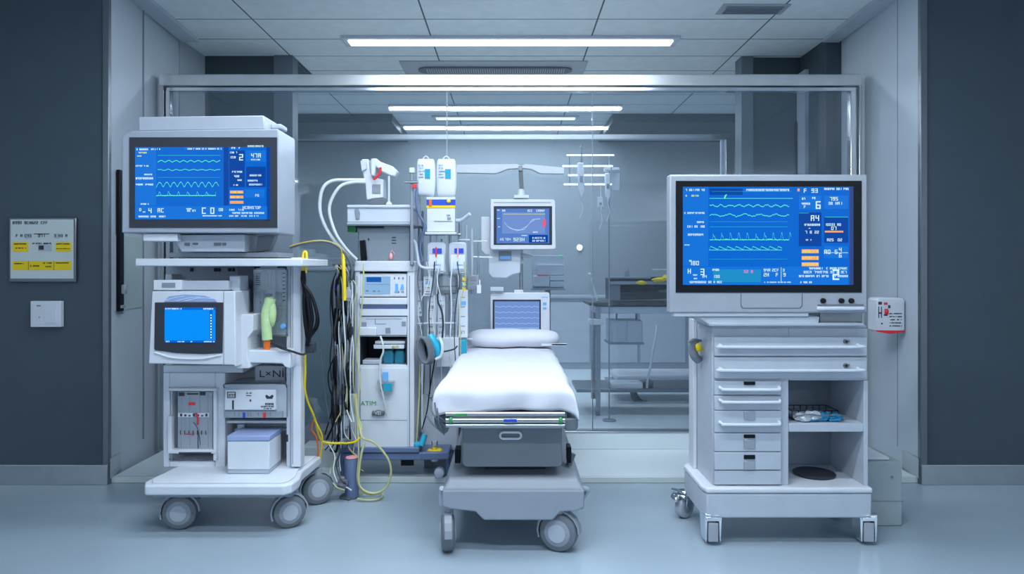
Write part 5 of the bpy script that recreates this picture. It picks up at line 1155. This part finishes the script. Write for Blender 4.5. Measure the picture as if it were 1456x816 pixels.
# ================================================================ INNER ROOM BEHIND THE GLASS
c = MB(); c.rect(420, 384, 512, 612, 5.32, .25); c.rect(418, 381, 514, 384, 5.30, .28)
t = thing('pale_cabinet', P(465, 612, 5.4), 'pale green cabinet behind the glass and the cable tangle', 'cabinet')
MB().rect(420, 385, 512, 648, 5.34, .25).build('body', 'palegreen', t, bev=.004); MB().rect(416, 380.5, 516, 384.5, 5.31, .30).build('top', 'white_matt', t, bev=.003)
MB().rect(416, 366, 516, 367.5, 5.33, .02).rect(414, 367, 416.5, 384, 5.33, .02).build('rail', 'hose', t)
D = 6.2
t = thing('work_table', (xx(920, D), D+.25, .036), 'steel work table with dark top and lower shelf behind the glass', 'table')
MB().rect(838, 430, 1020, 434.5, D, .55).build('table_top', 'darkgrey', t, bev=.003)
MB().rect(848, 436, 1016, 446, D+.03, .49).build('apron', 'lightcover', t, bev=.004)
MB().rect(838, 454, 858, 462, D-.02, .1).build('clamp', 'hose', t, bev=.004)
for px, Y in ((851, D+.03), (1012, D+.03), (853, D+.5), (1008, D+.5)): MB().box(xx(px, D)-.02, xx(px, D)+.02, Y-.02, Y+.02, .10, zz(436, D)).build('leg', 'grey', t, bev=.003)
MB().rect(820, 553, 1020, 558, D+.02, .5).build('lower_shelf', 'darksteel', t, bev=.003)
for px in (851, 1012):
    MB().lathe((xx(px, D)-.02, D+.03, .074), (1, 0, 0), [(0, .036), (.035, .036)], 20).build('castor', 'midgrey', t)
c = MB().rect(868, 456, 914, 488, D+.06, .3); t2 = thing('drawer_unit', P(890, 490, D+.2), 'pale hanging drawer unit under the work table', 'drawer unit'); c.build('carcass', 'lightcover', t2, bev=.004)
MB().rect(869, 457, 890, 487, D+.045, .016).build('drawer', 'lightgrey', t2, bev=.002); MB().rect(892, 457, 913, 487, D+.045, .016).build('drawer', 'lightgrey', t2, bev=.002); MB().rect(866, 487.5, 916, 490, D+.04, .32).rect(876, 446, 878, 458, D+.15, .03).rect(904, 446, 906, 458, D+.15, .03).build('bracket', 'grey', t2)
t2 = thing('printer', P(908, 429, D+.2), 'black boxy printer with yellow parts on the work table behind the glass', 'printer')
MB().ppoly([(868, 394), (950, 394), (952, 404), (952, 425), (868, 427)], D+.08, .34).build('body', 'black', t2, bev=.006)
MB().rect(866, 400, 948, 404.5, D+.06, .02).rect(866, 393.5, 925, 396, D+.07, .3).build('trim_strip', 'grey', t2, bev=.002)
MB().rect(867, 405, 882, 427, D+.065, .02).build('front_tray', 'midgrey', t2, bev=.002)
c = MB(); c.blob(P(912, 402, D+.06), .05, .03, .018, .5).blob(P(936, 398, D+.06), .06, .03, .022, .5).blob(P(946, 395, D+.06), .03, .03, .03, .5).build('yellow_part', 'signyellow', t2)
MB().rect(888, 386, 895, 394, D+.12, .04).lathe(P(891.5, 386, D+.14), (0, 0, 1), [(0, .018), (.03, .012), (.032, 0)], 12).build('knob', 'grey', t2)
MB().ppoly([(928, 382), (1000, 382), (1000, 384), (928, 384)], D+.5, .02).build('paper_guide', 'hose', t2)
t2 = thing('probe_arm', P(838, 430, D), 'thin white angled arm with ball tip clamped to the left end of the work table', 'arm')
MB().cyl(P(850, 430, D-.02), P(839, 392, D-.02), .008, 10).build('rod', 'hose', t2); MB().blob(P(838.5, 390, D-.02), .017, .017, .017).build('ball', 'hose', t2); MB().rect(848, 428, 853, 431, D-.03, .05).build('clamp', 'darksteel', t2)
cable('white_tube', 'hose', .010, [(934, 462, D-.03), (932, 480, D-.05), (928, 500, D-.05), (925, 520, D-.05), (921, 538, D-.03), (920, 551, D+.02)], 'slender white tube curving from work table to its lower shelf')
t2 = thing('low_gurney', P(910, 590, 6.9), 'low folded gurney with pale pad standing behind the work table', 'gurney')
MB().rect(878, 534, 1000, 547, 6.85, .5).build('pad', 'white', t2, bev=.03); MB().ppoly([(868, 547), (1005, 548), (1000, 554), (872, 554)], 6.83, .5).build('frame', 'grey', t2, bev=.01)
MB().tube([P(900, 554, 6.9), P(904, 566, 6.9), P(915, 574, 6.9), P(940, 576, 6.9), P(1000, 575, 6.9)], .035, 12).build('curved_leg', 'midgrey', t2)
MB().tube([P(900, 554, 7.25), P(904, 566, 7.25), P(915, 572, 7.25), P(940, 573, 7.25), P(1000, 573, 7.25)], .035, 12).build('curved_leg', 'midgrey', t2)
MB().rect(868, 542, 914, 551, 6.30, .12).build('white_tray', 'white_matt', t2, bev=.003) if False else None
tag(MB().rect(869, 545, 914, 552.5, 6.26, .2).build('white_tray', 'white_matt', bev=.003), 'flat white tray on the lower shelf of the work table', 'tray')
c = MB(); c.blob(P(921, 545, 6.35), .05, .05, .04, .3); tag(c.build('small_pot', 'midgrey'), 'small dark pot beside the white tray on the lower shelf', 'pot')
D = 5.75
t2 = thing('white_instrument', P(780, 410, D), 'white stacked instrument with tiny green light on a wall shelf right of the hung monitor', 'instrument')
MB().rect(757, 363, 802, 410, D+.02, .25).build('frame', 'lightcover', t2, bev=.003)
MB().rect(764, 376, 802, 391, D, .25).build('upper_unit', 'lightcover', t2, bev=.003); MB().rect(758, 392, 781, 407, D-.02, .22).build('left_unit', 'white', t2, bev=.004); MB().rect(782, 392, 802, 399, D-.01, .22).rect(782, 400, 802, 408, D-.01, .22).build('right_unit', 'lightcover', t2, bev=.003)
MB().rect(794, 362.5, 800, 364, D+.01, .01).build('green_light', 'led_green', t2); MB().rect(764, 390.5, 780, 391.8, D-.022, .01).build('red_strip', 'red', t2)
tag(MB().rect(756, 410, 804, 412.5, D-.02, .3).rect(775, 412.5, 783, 648, D+.12, .04).rect(764, 645, 794, 648.4, D+.0, .28).build('instrument_stand', 'grey', bev=.003), 'slim grey pedestal carrying the stacked white instrument', 'stand')
# hanging drip bags behind the glass on a rail whose glowing bars stand for lamp reflections
D = 5.9
t2 = thing('drip_rail', P(840, 240, D), 'pole mounted rail behind the glass with thin glowing reflection bars and hooks', 'rail')
for y, a, b_ in ((220.5, 806, 873), (236, 800, 871), (262, 802, 880), (249, 808, 862)): MB().cyl(P(a, y, D+.1), P(b_, y, D+.1), .006, 10).build('reflection_bar', 'lamp', t2)
MB().cyl((xx(869, D), D+.12, zz(214, D)), (xx(869, D), D+.12, .05), .006, 10).lathe((xx(869, D), D+.12, .037), (0, 0, 1), [(0, .06), (.01, .055), (.015, .02)], 20).build('floor_pole', 'grey', t2)
MB().cyl((xx(812, D), D+.11, zz(264, D)), (xx(812, D), D+.11, zz(216, D)), .006, 10).build('upright', 'steel', t2)
MB().rect(860, 238, 881, 242, D, .1).rect(870, 246, 881, 271, D+.06, .02).build('end_plate', 'white', t2, bev=.003)
MB().cyl(P(827, 205, D), P(827, 232, D), .006, 8).cyl(P(869, 238, D), P(869, 250, D), .005, 8).cyl(P(827, 206, D), (xx(827, D), D+.12, zz(206, D)), .006, 8).build('hook_rod', 'steel', t2)
for a, b_, c_, d_, lab in ((821, 231, 832, 286, 'left long drip bag hanging behind the glass right of the wing arm'), (860, 246, 869, 290, 'right slim drip bag hanging behind the glass'), (850, 280, 858, 302, 'short drip chamber hanging lowest behind the glass')):
    r = thing('back_drip_bag', P((a+c_)/2, d_, D), lab, 'drip bag', 'drip bags behind the glass')
    w = c_-a
    MB().ppoly([(a, b_), (a+w*.8, b_), (c_, b_+(d_-b_)*.75), (c_-w*.2, d_-8), (a+w*.55, d_), (a+w*.35, d_-8), (a+w*.1, b_+(d_-b_)*.7)], D-.02, .04).build('bag', 'white', r, bev=.008)
    MB().tube([P(a+w*.5, d_, D), P(a+w*.5+2, d_+12, D), P(a+w*.5-2, d_+24, D)], .004, 6).build('tube', 'hose', r)
    MB().rect(a+w*.3, b_+(d_-b_)*.35, a+w*.7, b_+(d_-b_)*.5, D-.023, .004).build('print', 'grey', r)
    MB().cyl(P(a+w*.5, b_+2, D), P(a+w*.5, b_-12 if d_-b_ > 30 else 264, D+.02), .003, 6).build('hook', 'steel', r)
t2 = thing('spot_lamp', P(824, 352, 9.58), 'tiny bright round spot light on the far wall behind the glass', 'lamp')
MB().lathe((xx(824, 9.6), 9.598, zz(352, 9.6)), (0, -1, 0), [(0, .05), (.02, .045)], 20).build('housing', 'white', t2)
MB().lathe((xx(824, 9.6), 9.577, zz(352, 9.6)), (0, -1, 0), [(0, .034), (.01, .03), (.014, 0)], 20).build('bulb', 'led', t2)
# far room furniture
t2 = thing('far_cabinet', (1.2, 9.3, .036), 'long pale low cabinet against the far wall of the inner room', 'cabinet')
MB().box(-.2, 2.9, 9.1, 9.58, .036, .95).build('carcass', 'lightgrey', t2, bev=.005)
for k in range(5): MB().box(-.18+k*.62, .40+k*.62, 9.08, 9.10, .12, .90).build('door', 'lightcover', t2, bev=.004)
MB().box(-.22, 2.92, 9.06, 9.59, .95, .98).build('worktop', 'lightgrey', t2, bev=.004)
